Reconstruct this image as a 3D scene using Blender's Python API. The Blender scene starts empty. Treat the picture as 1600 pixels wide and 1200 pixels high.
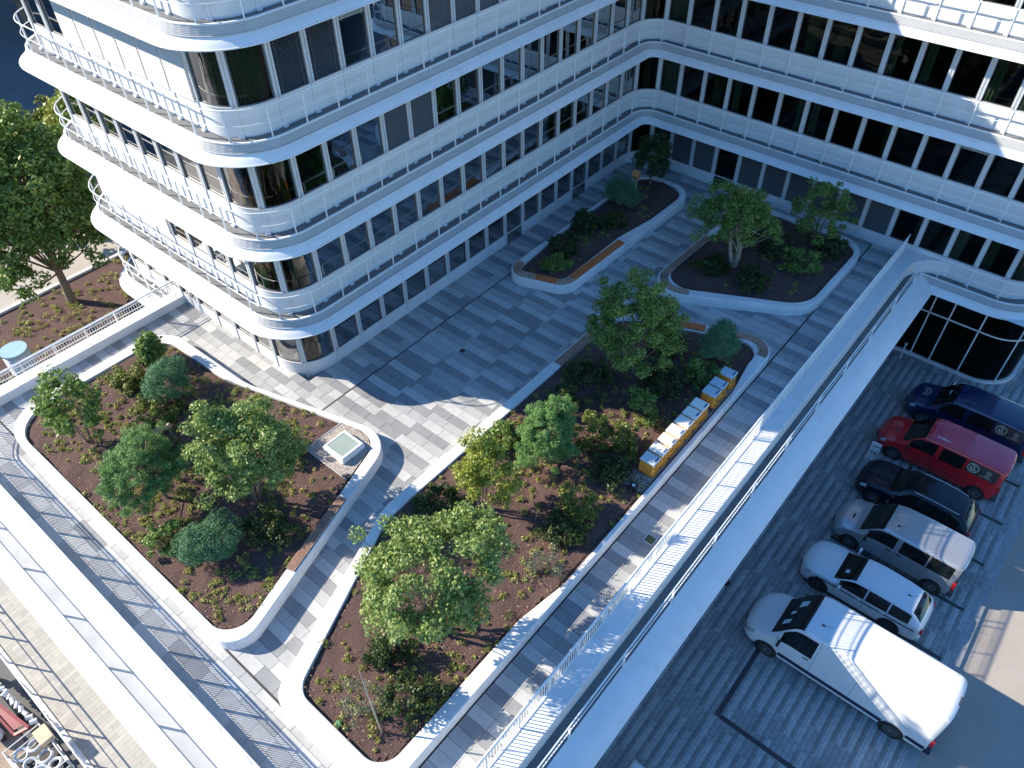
import bpy, math, random
import numpy as np
from mathutils import Vector, Matrix
from mathutils.geometry import tessellate_polygon
random.seed(7); RNG = np.random.default_rng(11)
S = bpy.context.scene
C = S.collection
R = math.radians
# ------------------------------------------------------------------ camera, light, exposure
cam = bpy.data.objects.new('camera', bpy.data.cameras.new('camera')); C.objects.link(cam)
CAM_H = 22.2
def cam_rot(p, roll, yaw):
    cp, sp = math.cos(p), math.sin(p)
    fwd = Vector((math.cos(yaw)*cp, math.sin(yaw)*cp, -sp)); right = Vector((math.sin(yaw), -math.cos(yaw), 0)); down = fwd.cross(right)
    c, s = math.cos(roll), math.sin(roll)
    r = c*right + s*down; d = -s*right + c*down
    m = Matrix.Identity(4)
    for i in range(3): m[i][0] = r[i]; m[i][1] = -d[i]; m[i][2] = -fwd[i]
    return m
M_ = cam_rot(R(44.565), R(.817), R(40.329)); M_.translation = (0, 0, CAM_H); cam.matrix_world = M_
cam.data.sensor_width = 36; cam.data.lens = 1201.04/1600*36; cam.data.clip_end = 2000
S.camera = cam
SUN_EL, SUN_AZ = R(30.3), R(118.3)          # direction towards the sun, azimuth counter-clockwise from +x
W = bpy.data.worlds.new('World'); S.world = W; W.use_nodes = True
nt = W.node_tree; bg = nt.nodes['Background']; sk = nt.nodes.new('ShaderNodeTexSky'); sk.sky_type = 'NISHITA'; sk.sun_disc = False
sk.sun_elevation = SUN_EL; sk.sun_rotation = math.pi/2 - SUN_AZ; sk.air_density = 1.0; sk.dust_density = 0; sk.ozone_density = 5.0
hs = nt.nodes.new('ShaderNodeHueSaturation'); hs.inputs['Saturation'].default_value = 1.14
nt.links.new(sk.outputs[0], hs.inputs['Color']); nt.links.new(hs.outputs[0], bg.inputs[0]); bg.inputs[1].default_value = .15
sl = bpy.data.lights.new('sun', 'SUN'); sl.energy = 4.9; sl.angle = R(.5); sl.color = (1, .90, .74)
so = bpy.data.objects.new('sun', sl); C.objects.link(so)
sd = Vector((math.cos(SUN_EL)*math.cos(SUN_AZ), math.cos(SUN_EL)*math.sin(SUN_AZ), math.sin(SUN_EL)))
so.rotation_euler = sd.to_track_quat('Z', 'Y').to_euler(); so.location = (0, 60, 60)
S.view_settings.view_transform = 'Standard'; S.view_settings.look = 'None'; S.view_settings.gamma = 1; S.view_settings.exposure = 1.08
try: S.cycles.max_bounces = 8; S.cycles.transparent_max_bounces = 12; S.cycles.diffuse_bounces = 3
except Exception: pass
# ------------------------------------------------------------------ materials
def newmat(name):
    m = bpy.data.materials.new(name); m.use_nodes = True
    return m, m.node_tree, m.node_tree.nodes['Principled BSDF']
def tex(nt, kind, scale, detail=4, rough=.6, coord='Object', mapscale=None, rot=None):
    tc = nt.nodes.new('ShaderNodeTexCoord'); n = nt.nodes.new(kind)
    src = tc.outputs[coord]
    if mapscale or rot:
        mp = nt.nodes.new('ShaderNodeMapping')
        if mapscale: mp.inputs['Scale'].default_value = mapscale
        if rot: mp.inputs['Rotation'].default_value = rot
        nt.links.new(src, mp.inputs[0]); src = mp.outputs[0]
    nt.links.new(src, n.inputs['Vector']); n.inputs['Scale'].default_value = scale
    if 'Detail' in n.inputs: n.inputs['Detail'].default_value = detail
    if 'Roughness' in n.inputs: n.inputs['Roughness'].default_value = rough
    return n
def ramp(nt, src, stops):
    r = nt.nodes.new('ShaderNodeValToRGB'); e = r.color_ramp.elements
    while len(e) < len(stops): e.new(.5)
    for i, (p, c) in enumerate(stops): e[i].position = p; e[i].color = (*c, 1)
    nt.links.new(src, r.inputs[0]); return r
def mixc(nt, fac, a, b, mode='MIX'):
    m = nt.nodes.new('ShaderNodeMix'); m.data_type = 'RGBA'; m.blend_type = mode
    for i, v in ((0, fac), (6, a), (7, b)):
        if hasattr(v, 'links') or hasattr(v, 'is_linked'): nt.links.new(v, m.inputs[i])
        else: m.inputs[i].default_value = v if i == 0 else (*v, 1)
    return m.outputs[2]
def bump(nt, b, src, strength=.3, dist=.02):
    n = nt.nodes.new('ShaderNodeBump'); n.inputs['Strength'].default_value = strength; n.inputs['Distance'].default_value = dist
    nt.links.new(src, n.inputs['Height']); nt.links.new(n.outputs[0], b.inputs['Normal'])
def simple(name, col, rough=.5, metal=0, var=.12, scale=3, coat=0, bmp=0, bscale=40, spec=.5):
    m, nt, b = newmat(name)
    n = tex(nt, 'ShaderNodeTexNoise', scale)
    lo = tuple(c*(1-var) for c in col); hi = tuple(min(1, c*(1+var)) for c in col)
    r = ramp(nt, n.outputs[0], [(.3, lo), (.7, hi)]); nt.links.new(r.outputs[0], b.inputs['Base Color'])
    b.inputs['Roughness'].default_value = rough; b.inputs['Metallic'].default_value = metal; b.inputs['Coat Weight'].default_value = coat
    b.inputs['Specular IOR Level'].default_value = spec; b.inputs['Coat Roughness'].default_value = .04
    if bmp:
        k = tex(nt, 'ShaderNodeTexNoise', bscale, 6); bump(nt, b, k.outputs[0], bmp)
    return m
def white_metal(name, col=(.76, .76, .755), rough=.45):
    # powder-coated sheet with faint rain streaks and dust
    m, nt, b = newmat(name)
    a = tex(nt, 'ShaderNodeTexNoise', 1.3, 6); s = tex(nt, 'ShaderNodeTexNoise', 2.2, 4, mapscale=(1, 1, .25))
    base = ramp(nt, a.outputs[0], [(.25, tuple(c*.93 for c in col)), (.7, col)])
    st = ramp(nt, s.outputs[0], [(.28, (.925, .92, .91)), (.48, (.985, .985, .98)), (.62, (1, 1, 1))])
    nt.links.new(mixc(nt, 1.0, base.outputs[0], st.outputs[0], 'MULTIPLY'), b.inputs['Base Color']); b.inputs['Roughness'].default_value = rough
    return m
MW = white_metal('white_coated_metal'); MRAIL = white_metal('white_rail_paint', (.84, .84, .83), .4)
MWALL = white_metal('white_facade_panel', (.68, .68, .685), .5)
MRIB = white_metal('ribbed_white_panel', (.50, .50, .505), .5)
def concrete_white():
    m, nt, b = newmat('white_precast_concrete')
    a = tex(nt, 'ShaderNodeTexNoise', 1.1, 8, .65); c = tex(nt, 'ShaderNodeTexNoise', 26, 6)
    r = ramp(nt, a.outputs[0], [(.22, (.50, .49, .46)), (.42, (.69, .68, .66)), (.6, (.75, .745, .73)), (.8, (.78, .775, .76))])
    k = ramp(nt, c.outputs[0], [(.3, (.93, .93, .92)), (.6, (1, 1, 1))])
    nt.links.new(mixc(nt, 1.0, r.outputs[0], k.outputs[0], 'MULTIPLY'), b.inputs['Base Color']); b.inputs['Roughness'].default_value = .75
    bump(nt, b, c.outputs[0], .15, .005); return m
MCON = concrete_white()
MJNT = simple('grey_joint_sealant', (.30, .30, .30), .8)
def stone(name, col):
    m, nt, b = newmat(name)
    oi = nt.nodes.new('ShaderNodeNewGeometry'); ob = nt.nodes.new('ShaderNodeObjectInfo')
    a = tex(nt, 'ShaderNodeTexNoise', 2.2, 8, .7); f = tex(nt, 'ShaderNodeTexNoise', 60, 4); w = tex(nt, 'ShaderNodeTexNoise', .35, 9, .75)
    for q in (a, f, w):
        nt.links.remove(q.inputs['Vector'].links[0]); nt.links.new(oi.outputs['Position'], q.inputs['Vector'])
    ad = nt.nodes.new('ShaderNodeMath'); ad.operation = 'ADD'; fc = nt.nodes.new('ShaderNodeMath'); fc.operation = 'FRACT'
    nt.links.new(oi.outputs['Random Per Island'], ad.inputs[0]); nt.links.new(ob.outputs['Random'], ad.inputs[1]); nt.links.new(ad.outputs[0], fc.inputs[0])
    rw = ramp(nt, w.outputs[0], [(.32, (.82, .81, .79)), (.5, (1, 1, 1)), (.7, (1.03, 1.03, 1.02))])
    r1 = ramp(nt, a.outputs[0], [(.25, tuple(c*.84 for c in col)), (.55, col), (.8, tuple(c*1.1 for c in col))])
    r2 = ramp(nt, f.outputs[0], [(.3, (.86, .86, .86)), (.65, (1.0, 1.0, 1.0))])
    r3 = ramp(nt, fc.outputs[0], [(0, (.92, .92, .93)), (1, (1.0, 1.0, .985))])
    x = mixc(nt, 1.0, r1.outputs[0], r2.outputs[0], 'MULTIPLY'); x = mixc(nt, 1.0, x, r3.outputs[0], 'MULTIPLY'); x = mixc(nt, 1.0, x, rw.outputs[0], 'MULTIPLY')
    nt.links.new(x, b.inputs['Base Color']); b.inputs['Roughness'].default_value = .8; bump(nt, b, f.outputs[0], .2, .004); return m
MST = [stone('light_grey_paving_stone', (.53, .53, .52)), stone('mid_grey_paving_stone', (.415, .42, .42)), stone('dark_grey_paving_stone', (.285, .29, .30))]
MJOINT = simple('paving_joint', (.10, .10, .10), .95)
def soil_mat():
    m, nt, b = newmat('brown_mulch_soil')
    a = tex(nt, 'ShaderNodeTexNoise', 1.2, 6, .7); v = tex(nt, 'ShaderNodeTexVoronoi', 34); n = tex(nt, 'ShaderNodeTexNoise', 48, 6, .75)
    r = ramp(nt, n.outputs[0], [(.3, (.055, .03, .026)), (.47, (.155, .088, .076)), (.6, (.27, .17, .15)), (.74, (.46, .34, .29))])
    r2 = ramp(nt, a.outputs[0], [(.3, (.7, .68, .68)), (.7, (1.1, 1.08, 1.05))])
    nt.links.new(mixc(nt, 1.0, r.outputs[0], r2.outputs[0], 'MULTIPLY'), b.inputs['Base Color']); b.inputs['Roughness'].default_value = .95
    mx = nt.nodes.new('ShaderNodeMath'); mx.operation = 'ADD'; nt.links.new(v.outputs[0], mx.inputs[0]); nt.links.new(n.outputs[0], mx.inputs[1])
    bump(nt, b, mx.outputs[0], .9, .05); return m
MSOIL = soil_mat()
def glass_mat(name, tint, refl=.42):
    m, nt, b = newmat(name); nt.nodes.remove(b)
    out = nt.nodes['Material Output']; g = nt.nodes.new('ShaderNodeBsdfGlossy'); t = nt.nodes.new('ShaderNodeBsdfTransparent'); mx = nt.nodes.new('ShaderNodeMixShader')
    fr = nt.nodes.new('ShaderNodeFresnel'); fr.inputs[0].default_value = 1.45
    n = tex(nt, 'ShaderNodeTexNoise', .9, 2); bp = nt.nodes.new('ShaderNodeBump'); bp.inputs['Strength'].default_value = .05; bp.inputs['Distance'].default_value = .05
    nt.links.new(n.outputs[0], bp.inputs['Height']); nt.links.new(bp.outputs[0], g.inputs['Normal']); nt.links.new(bp.outputs[0], fr.inputs['Normal'])
    g.inputs['Roughness'].default_value = .015; g.inputs['Color'].default_value = (refl, refl, refl, 1); t.inputs['Color'].default_value = (*tint, 1)
    nt.links.new(fr.outputs[0], mx.inputs[0]); nt.links.new(t.outputs[0], mx.inputs[1]); nt.links.new(g.outputs[0], mx.inputs[2]); nt.links.new(mx.outputs[0], out.inputs[0])
    return m
MGLASS = glass_mat('tinted_window_glass', (.20, .26, .22))
MSKYL = simple('skylight_glass', (.33, .39, .36), .12, 0, .1, 2, coat=.8)
MALU = simple('aluminium_mullion', (.58, .59, .60), .45, .1, .05)
MDKF = simple('dark_window_frame', (.10, .11, .12), .45)
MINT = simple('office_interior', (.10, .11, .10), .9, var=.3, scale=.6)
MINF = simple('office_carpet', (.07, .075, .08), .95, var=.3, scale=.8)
MCURT = simple('pale_green_curtain', (.42, .46, .36), .9, var=.15, scale=1.5)
MCURT2 = simple('olive_curtain', (.22, .27, .12), .9, var=.2, scale=1.5)
MBLIND = simple('blind_slat', (.62, .62, .60), .5, 0, .05)
MBLIND2 = simple('dark_blind_slat', (.20, .21, .22), .5, .3, .06)
MWALK = simple('grey_walkway_paving', (.15, .155, .16), .85, var=.15, scale=1.2, bmp=.1)
MWALK_LIT = simple('lit_walkway_paving', (.36, .37, .385), .7, var=.12, scale=1.0, bmp=.05)  # same walkway paving on the left, its sunlight put into a paler colour
MWOOD = simple('weathered_bench_wood', (.56, .36, .27), .7, var=.25, scale=9)
MWOOD2 = simple('new_orange_bench_wood', (.55, .16, .05), .6, var=.2, scale=9)
MHIVE = simple('orange_beehive_wood', (.62, .27, .035), .6, var=.12, scale=5)
MHLID = simple('beehive_metal_lid', (.62, .66, .65), .35, .35, .1, 6)
MBARK = simple('tree_bark', (.20, .15, .11), .9, var=.35, scale=12, bmp=.5, bscale=25)
MBARK2 = simple('pale_tree_bark', (.42, .34, .25), .85, var=.25, scale=9, bmp=.4, bscale=25)
MDARK = simple('black_plastic', (.015, .015, .017), .5)
MTYRE = simple('tyre_rubber', (.018, .018, .018), .85)
MRIM = simple('alloy_rim', (.38, .39, .40), .3, .8, .08)
MRIMD = simple('dark_alloy_rim', (.10, .105, .11), .35, .7, .08)
MCARG = simple('car_glass', (.008, .011, .012), .05, 0, .2, 2, coat=0, spec=.4)
MREDL = simple('red_tail_light', (.45, .01, .012), .15, coat=1)
MHEAD = simple('headlight_lens', (.55, .6, .65), .08, .4, coat=1)
MGRAVEL = simple('gravel_stone', (.40, .35, .31), .9, var=.35, scale=30)
MDRAIN = simple('dark_drain_channel', (.035, .035, .038), .7)
def paint(name, col, metal=0.0, rough=.3):
    m = simple(name, col, rough, metal, .03, 1.5, coat=1.0); return m
def parking_mat():
    m, nt, b = newmat('parking_pavers')
    tc = nt.nodes.new('ShaderNodeTexCoord'); mp = nt.nodes.new('ShaderNodeMapping'); nt.links.new(tc.outputs['Object'], mp.inputs[0])
    def brick(bw, rh, c1, c2, mortar, ms, off=.37, loc=(0, 0, 0)):
        q = nt.nodes.new('ShaderNodeMapping'); q.inputs['Location'].default_value = loc; nt.links.new(tc.outputs['Object'], q.inputs[0])
        k = nt.nodes.new('ShaderNodeTexBrick'); nt.links.new(q.outputs[0], k.inputs[0]); k.offset = off; k.inputs['Scale'].default_value = 1
        k.inputs['Brick Width'].default_value = bw; k.inputs['Row Height'].default_value = rh; k.inputs['Mortar Size'].default_value = ms
        k.inputs['Color1'].default_value = (*c1, 1); k.inputs['Color2'].default_value = (*c2, 1); k.inputs['Mortar'].default_value = (*mortar, 1); return k
    # long light stripes every .38 m, laid in offset fields about 2.7 m long
    st = nt.nodes.new('ShaderNodeSeparateXYZ'); nt.links.new(tc.outputs['Object'], st.inputs[0])
    def mth(op, a, b_=0):
        n = nt.nodes.new('ShaderNodeMath'); n.operation = op
        for i, v in enumerate((a, b_)):
            if hasattr(v, 'links'): nt.links.new(v, n.inputs[i])
            else: n.inputs[i].default_value = v
        return n.outputs[0]
    yy = mth('MODULO', mth('ADD', st.outputs[1], 200.0), .38); stripe = mth('LESS_THAN', yy, .19)
    row = mth('FLOOR', mth('DIVIDE', mth('ADD', st.outputs[1], 200.0), .38))
    shift = mth('MULTIPLY', mth('SINE', mth('MULTIPLY', row, 2.399)), .55)
    xx = mth('MODULO', mth('ADD', mth('ADD', st.outputs[0], 200.0), mth('ADD', shift, mth('MULTIPLY', row, .11))), 3.4)
    inrun = mth('LESS_THAN', xx, 2.35)
    fac = mth('MULTIPLY', stripe, inrun)
    notrun = mth('MULTIPLY', mth('SUBTRACT', 1.0, stripe), inrun)
    k = brick(.38, .19, (.32, .325, .33), (.28, .285, .295), (.06, .06, .065), .006)
    k2 = brick(.38, .19, (.45, .455, .46), (.39, .395, .40), (.10, .10, .10), .006)
    k3 = brick(.38, .19, (.26, .265, .275), (.225, .23, .235), (.05, .05, .055), .006)
    x = mixc(nt, fac, k.outputs[0], k2.outputs[0]); x = mixc(nt, notrun, x, k3.outputs[0])
    n = tex(nt, 'ShaderNodeTexNoise', .8, 8, .7); r = ramp(nt, n.outputs[0], [(.3, (.74, .74, .74)), (.7, (1.12, 1.12, 1.1))])
    n5 = tex(nt, 'ShaderNodeTexNoise', .9, 3); r5 = ramp(nt, n5.outputs[0], [(.66, (1, 1, 1)), (.74, (.72, .72, .72))]); x = mixc(nt, 1.0, x, r5.outputs[0], 'MULTIPLY')
    nt.links.new(mixc(nt, 1.0, x, r.outputs[0], 'MULTIPLY'), b.inputs['Base Color']); b.inputs['Roughness'].default_value = .8
    bump(nt, b, k.outputs[1], -.2, .004); return m
MPARK = parking_mat()
def ground_mat(name, c1, c2, scale=.5, fine=30, bs=.3):
    m, nt, b = newmat(name); a = tex(nt, 'ShaderNodeTexNoise', scale, 8, .7); f = tex(nt, 'ShaderNodeTexNoise', fine, 6, .7)
    r = ramp(nt, a.outputs[0], [(.3, c1), (.7, c2)]); k = ramp(nt, f.outputs[0], [(.25, (.75, .75, .75)), (.7, (1.1, 1.1, 1.1))])
    nt.links.new(mixc(nt, 1.0, r.outputs[0], k.outputs[0], 'MULTIPLY'), b.inputs['Base Color']); b.inputs['Roughness'].default_value = .92; bump(nt, b, f.outputs[0], bs, .02); return m
MBEIGE = ground_mat('beige_resin_road', (.36, .31, .27), (.42, .37, .33))
MASPH = ground_mat('asphalt', (.11, .11, .112), (.15, .15, .15))
MSAND = ground_mat('sandy_construction_dirt', (.30, .215, .16), (.42, .32, .25), 1.2, 12, .8)
MPATH = ground_mat('pale_concrete_path', (.40, .36, .31), (.48, .44, .39))
def leafmat(name, cols, rough=.5, trans=.35):
    m, nt, b = newmat(name); g = nt.nodes.new('ShaderNodeNewGeometry')
    st = [(i/(len(cols)-1), c) for i, c in enumerate(cols)]
    r = ramp(nt, g.outputs['Random Per Island'], st); nt.links.new(r.outputs[0], b.inputs['Base Color']); b.inputs['Roughness'].default_value = rough
    tr = nt.nodes.new('ShaderNodeBsdfTranslucent'); mx = nt.nodes.new('ShaderNodeMixShader'); mx.inputs[0].default_value = trans
    nt.links.new(r.outputs[0], tr.inputs[0]); out = nt.nodes['Material Output']
    nt.links.new(b.outputs[0], mx.inputs[1]); nt.links.new(tr.outputs[0], mx.inputs[2]); nt.links.new(mx.outputs[0], out.inputs[0]); return m
L = {
 'green': leafmat('green_leaves', [(.075, .135, .025), (.13, .22, .04), (.20, .30, .065), (.29, .36, .09)]),
 'pale': leafmat('pale_green_leaves', [(.12, .19, .04), (.20, .29, .07), (.29, .38, .11), (.38, .44, .15)]),
 'yellow': leafmat('yellow_green_leaves', [(.15, .21, .03), (.24, .30, .04), (.33, .37, .055), (.40, .40, .08)]),
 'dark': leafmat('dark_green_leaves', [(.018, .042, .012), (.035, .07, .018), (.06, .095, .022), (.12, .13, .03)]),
 'blue': leafmat('blue_green_needles', [(.04, .115, .045), (.065, .18, .075), (.11, .25, .11), (.16, .32, .16)], .6, .15),
 'pine': leafmat('pine_needles', [(.07, .17, .035), (.11, .24, .055), (.16, .31, .085), (.22, .37, .12)], .6, .2),
 'grey': leafmat('grey_green_leaves', [(.10, .12, .07), (.16, .18, .11), (.22, .24, .15), (.28, .27, .16)]),
 'olive': leafmat('olive_leaves', [(.06, .10, .018), (.12, .16, .028), (.19, .23, .04), (.26, .27, .06)]),
 'tuft': leafmat('yellow_green_perennials', [(.14, .19, .04), (.28, .33, .07), (.42, .44, .11), (.44, .32, .13)]),
}
# ------------------------------------------------------------------ object helpers
def rootloc(p):
    v = Vector((0, 0, 0))
    while p is not None: v = v + p.location; p = p.parent
    return v
def link(o, parent=None, label=None, cat=None, group=None, kind=None):
    C.objects.link(o)
    if parent is not None: o.parent = parent
    if label: o['label'] = label
    if cat: o['category'] = cat
    if group: o['group'] = group
    if kind: o['kind'] = kind
    return o
def tri_mesh(name, V, F, mats, mi=None, smooth=False):
    me = bpy.data.meshes.new(name); me.from_pydata([tuple(v) for v in V], [], F)
    for m in (mats if isinstance(mats, (list, tuple)) else [mats]): me.materials.append(m)
    if mi is not None: me.polygons.foreach_set('material_index', mi)
    if smooth: me.polygons.foreach_set('use_smooth', [True]*len(me.polygons))
    me.update(); return me
def obj(name, V, F, mat, parent=None, world=True, smooth=False, mi=None, sharp=None, **kw):
    if parent is not None and world:
        o0 = rootloc(parent); V = [(v[0]-o0.x, v[1]-o0.y, v[2]-o0.z) for v in V]
    me = tri_mesh(name, V, F, mat, mi, smooth)
    if smooth:
        try: me.set_sharp_from_angle(angle=R(sharp or 38))
        except Exception: pass
    return link(bpy.data.objects.new(name, me), parent, **kw)
def inst(name, me, loc, parent=None, rz=0, scale=None, world=True, **kw):
    o = bpy.data.objects.new(name, me); l = Vector(loc)
    if parent is not None and world: l = l - rootloc(parent)
    o.location = l; o.rotation_euler = (0, 0, rz)
    if scale: o.scale = scale
    return link(o, parent, **kw)
def empty(name, loc, label, cat, group=None, rz=0):
    o = bpy.data.objects.new(name, None); o.empty_display_size = .2; o.location = loc; o.rotation_euler = (0, 0, rz)
    return link(o, None, label, cat, group)
class MB:
    def __init__(s): s.V = []; s.F = []; s.m = []
    def add(s, V, F, mi=0):
        n = len(s.V); s.V += [tuple(v) for v in V]; s.F += [tuple(i+n for i in f) for f in F]; s.m += [mi]*len(F); return s
    def box(s, x0, y0, z0, x1, y1, z1, mi=0):
        V = [(x0, y0, z0), (x1, y0, z0), (x1, y1, z0), (x0, y1, z0), (x0, y0, z1), (x1, y0, z1), (x1, y1, z1), (x0, y1, z1)]
        return s.add(V, [(0, 3, 2, 1), (4, 5, 6, 7), (0, 1, 5, 4), (1, 2, 6, 5), (2, 3, 7, 6), (3, 0, 4, 7)], mi)
    def cbox(s, x0, y0, z0, x1, y1, z1, c=.006, mi=0):   # box with a chamfered top
        V = [(x0, y0, z0), (x1, y0, z0), (x1, y1, z0), (x0, y1, z0), (x0, y0, z1-c), (x1, y0, z1-c), (x1, y1, z1-c), (x0, y1, z1-c), (x0+c, y0+c, z1), (x1-c, y0+c, z1), (x1-c, y1-c, z1), (x0+c, y1-c, z1)]
        F = [(0, 1, 5, 4), (1, 2, 6, 5), (2, 3, 7, 6), (3, 0, 4, 7), (4, 5, 9, 8), (5, 6, 10, 9), (6, 7, 11, 10), (7, 4, 8, 11), (8, 9, 10, 11)]
        return s.add(V, F, mi)
    def tube(s, P, rad, n=6, mi=0, cap=True):
        P = [Vector(p) for p in P]; rad = rad if isinstance(rad, (list, tuple)) else [rad]*len(P); base = len(s.V)
        for i, p in enumerate(P):
            t = (P[min(i+1, len(P)-1)]-P[max(i-1, 0)]).normalized()
            a = Vector((0, 0, 1)) if abs(t.z) < .9 else Vector((1, 0, 0)); u = t.cross(a).normalized(); v = t.cross(u)
            for k in range(n):
                q = 2*math.pi*(k+.5)/n; s.V.append(tuple(p+u*math.cos(q)*rad[i]+v*math.sin(q)*rad[i]))
        for i in range(len(P)-1):
            for k in range(n):
                a = base+i*n+k; b = base+i*n+(k+1) % n; s.F.append((a, b, b+n, a+n)); s.m.append(mi)
        if cap:
            s.F.append(tuple(base+k for k in range(n))); s.m.append(mi); s.F.append(tuple(base+(len(P)-1)*n+k for k in reversed(range(n)))); s.m.append(mi)
        return s
    def cyl(s, c, r, z0, z1, n=24, mi=0, r2=None):
        r2 = r if r2 is None else r2
        V = [(c[0]+r*math.cos(2*math.pi*k/n), c[1]+r*math.sin(2*math.pi*k/n), z0) for k in range(n)] + [(c[0]+r2*math.cos(2*math.pi*k/n), c[1]+r2*math.sin(2*math.pi*k/n), z1) for k in range(n)]
        F = [(k, (k+1) % n, n+(k+1) % n, n+k) for k in range(n)] + [tuple(range(n, 2*n)), tuple(reversed(range(n)))]
        return s.add(V, F, mi)
    def build(s, name, mats, parent=None, world=True, smooth=False, sharp=None, **kw):
        return obj(name, s.V, s.F, mats, parent, world, smooth, s.m if isinstance(mats, (list, tuple)) else None, sharp, **kw)
def rpath(corners, o=0.0, seg=8, closed=False):
    """polyline through rounded corners (x, y, r), shifted o to the left of travel"""
    n = len(corners); P = [Vector((c[0], c[1])) for c in corners]; segs = n if closed else n-1
    T = [(P[(i+1) % n]-P[i]).normalized() for i in range(segs)]; N = [Vector((-t.y, t.x)) for t in T]
    out = []
    for i in range(n):
        if not closed and i in (0, n-1):
            out.append(P[i]+(N[0] if i == 0 else N[-1])*o); continue
        ta, tb = T[i-1], T[i % segs]; na, nb = N[i-1], N[i % segs]
        cr = ta.x*tb.y-ta.y*tb.x; dt = max(-1, min(1, ta.dot(tb))); ang = math.acos(dt)
        c = P[i]+(na+nb)*(o/(1+dt))
        r = max(.02, corners[i][2]+(o if cr < 0 else -o))
        tl = r*math.tan(ang/2); a = c-ta*tl; sgn = 1 if cr > 0 else -1; ctr = a+na*r*sgn
        if ang < .01: out.append(c); continue
        k = max(2, seg)
        for j in range(k+1):
            q = ang*j/k*sgn; v = a-ctr
            out.append(ctr+Vector((v.x*math.cos(q)-v.y*math.sin(q), v.x*math.sin(q)+v.y*math.cos(q))))
    return out
def sweep(corners, profile, seg=8, closed=False, caps=True):
    rows = [rpath(corners, o, seg, closed) for o, z in profile]; m = len(rows[0]); V = []; F = []
    for (o, z), r in zip(profile, rows): V += [(p.x, p.y, z) for p in r]
    for j in range(len(profile)-1):
        for i in range(m if closed else m-1):
            a = j*m+i; b = j*m+(i+1) % m; F.append((a, b, b+m, a+m))
    if caps and not closed: F.append(tuple(j*m for j in range(len(profile)))); F.append(tuple(j*m+m-1 for j in reversed(range(len(profile)))))
    return V, F
def arclen(P):
    d = [0]
    for a, b in zip(P, P[1:]): d.append(d[-1]+(b-a).length)
    return d
def at_s(P, D, s):
    s = max(0, min(D[-1], s))
    for i in range(len(D)-1):
        if D[i+1] >= s-1e-9:
            f = (s-D[i])/max(1e-9, D[i+1]-D[i]); return P[i].lerp(P[i+1], f), (P[i+1]-P[i]).normalized()
def sub_s(P, D, s0, s1):
    out = [at_s(P, D, s0)[0]]+[P[i] for i in range(len(P)) if s0+1e-4 < D[i] < s1-1e-4]+[at_s(P, D, s1)[0]]
    return out
def near_s(P, D, q):
    best = (1e9, 0); q = Vector(q)
    for i in range(len(P)-1):
        a, b = P[i], P[i+1]; l = (b-a).length
        if l < 1e-9: continue
        t = max(0, min(1, (q-a).dot(b-a)/l/l)); d = (a+(b-a)*t-q).length
        if d < best[0]: best = (d, D[i]+t*l)
    return best[1]
def ribbon(P, prof):
    """prof: list of (offset left, z); P: polyline -> swept with per-point normals"""
    V = []; F = []; m = len(P)
    Ns = []
    for i in range(m):
        t = (P[min(i+1, m-1)]-P[max(i-1, 0)]).normalized(); Ns.append(Vector((-t.y, t.x)))
    for o, z in prof: V += [(p.x+n.x*o, p.y+n.y*o, z) for p, n in zip(P, Ns)]
    k = len(prof)
    for j in range(k):
        for i in range(m-1):
            a = j*m+i; b = ((j+1) % k)*m+i; F.append((a, a+1, b+1, b))
    F.append(tuple(j*m for j in reversed(range(k)))); F.append(tuple(j*m+m-1 for j in range(k)))
    return V, F
def inside(p, poly):
    x, y = p; c = False; n = len(poly); j = n-1
    for i in range(n):
        xi, yi = poly[i]; xj, yj = poly[j]
        if (yi > y) != (yj > y) and x < (xj-xi)*(y-yi)/(yj-yi)+xi: c = not c
        j = i
    return c
def fill(loops, z):
    ls = [[Vector((p[0], p[1], 0)) for p in l] for l in loops]; T = tessellate_polygon(ls)
    V = [(p.x, p.y, z) for l in ls for p in l]; F = []
    for t in T:
        a, b, c = (Vector(V[i]) for i in t)
        F.append(tuple(t) if (b-a).cross(c-a).z > 0 else tuple(reversed(t)))
    return V, F
# ------------------------------------------------------------------ setting: ground
ZP = -5.6
def sheet(name, x0, y0, x1, y1, z, mat, kind='structure', **kw):
    o = obj(name, [(x0, y0, z), (x1, y0, z), (x1, y1, z), (x0, y1, z)], [(0, 1, 2, 3)], mat, kind=kind, **kw); return o
sheet('ground', -400, -400, 600, 600, ZP-.14, MASPH)
obj('parking_court', [(-2.2, -4.29, ZP), (60, -4.29, ZP), (60, 6.5, ZP), (-2.2, 6.5, ZP), (-2.2, -4.29, ZP-.12), (60, -4.29, ZP-.12)], [(0, 1, 2, 3), (4, 5, 1, 0)], MPARK, kind='structure')
sheet('service_road', -2.2, -10.5, 120, -4.29, ZP-.10, MBEIGE)
edge = MB()
x = -2.0
while x < 60: edge.cbox(x, -4.28, ZP-.05, x+.98, -3.9, ZP+.006); x += 1.0
edge.build('pavement_edge', simple('pale_border_stone', (.30, .31, .32), .8, var=.15, scale=4, bmp=.1), kind='structure')
ln = MB()
for xx in (17.75, 20.37, 22.99, 25.61, 28.23, 30.85, 33.47): ln.box(xx-.08, -3.66, ZP-.02, xx+.08, 1.8, ZP+.004)
ln.box(13.15, 1.7, ZP-.02, 16.6, 1.88, ZP+.005); ln.box(13.12, -3.6, ZP-.02, 13.3, 1.69, ZP+.005); ln.box(5.0, 1.7, ZP-.02, 8.0, 1.88, ZP+.005)
ln.build('parking_marking', simple('dark_marking_stone', (.045, .047, .052), .8), kind='structure')
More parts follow.
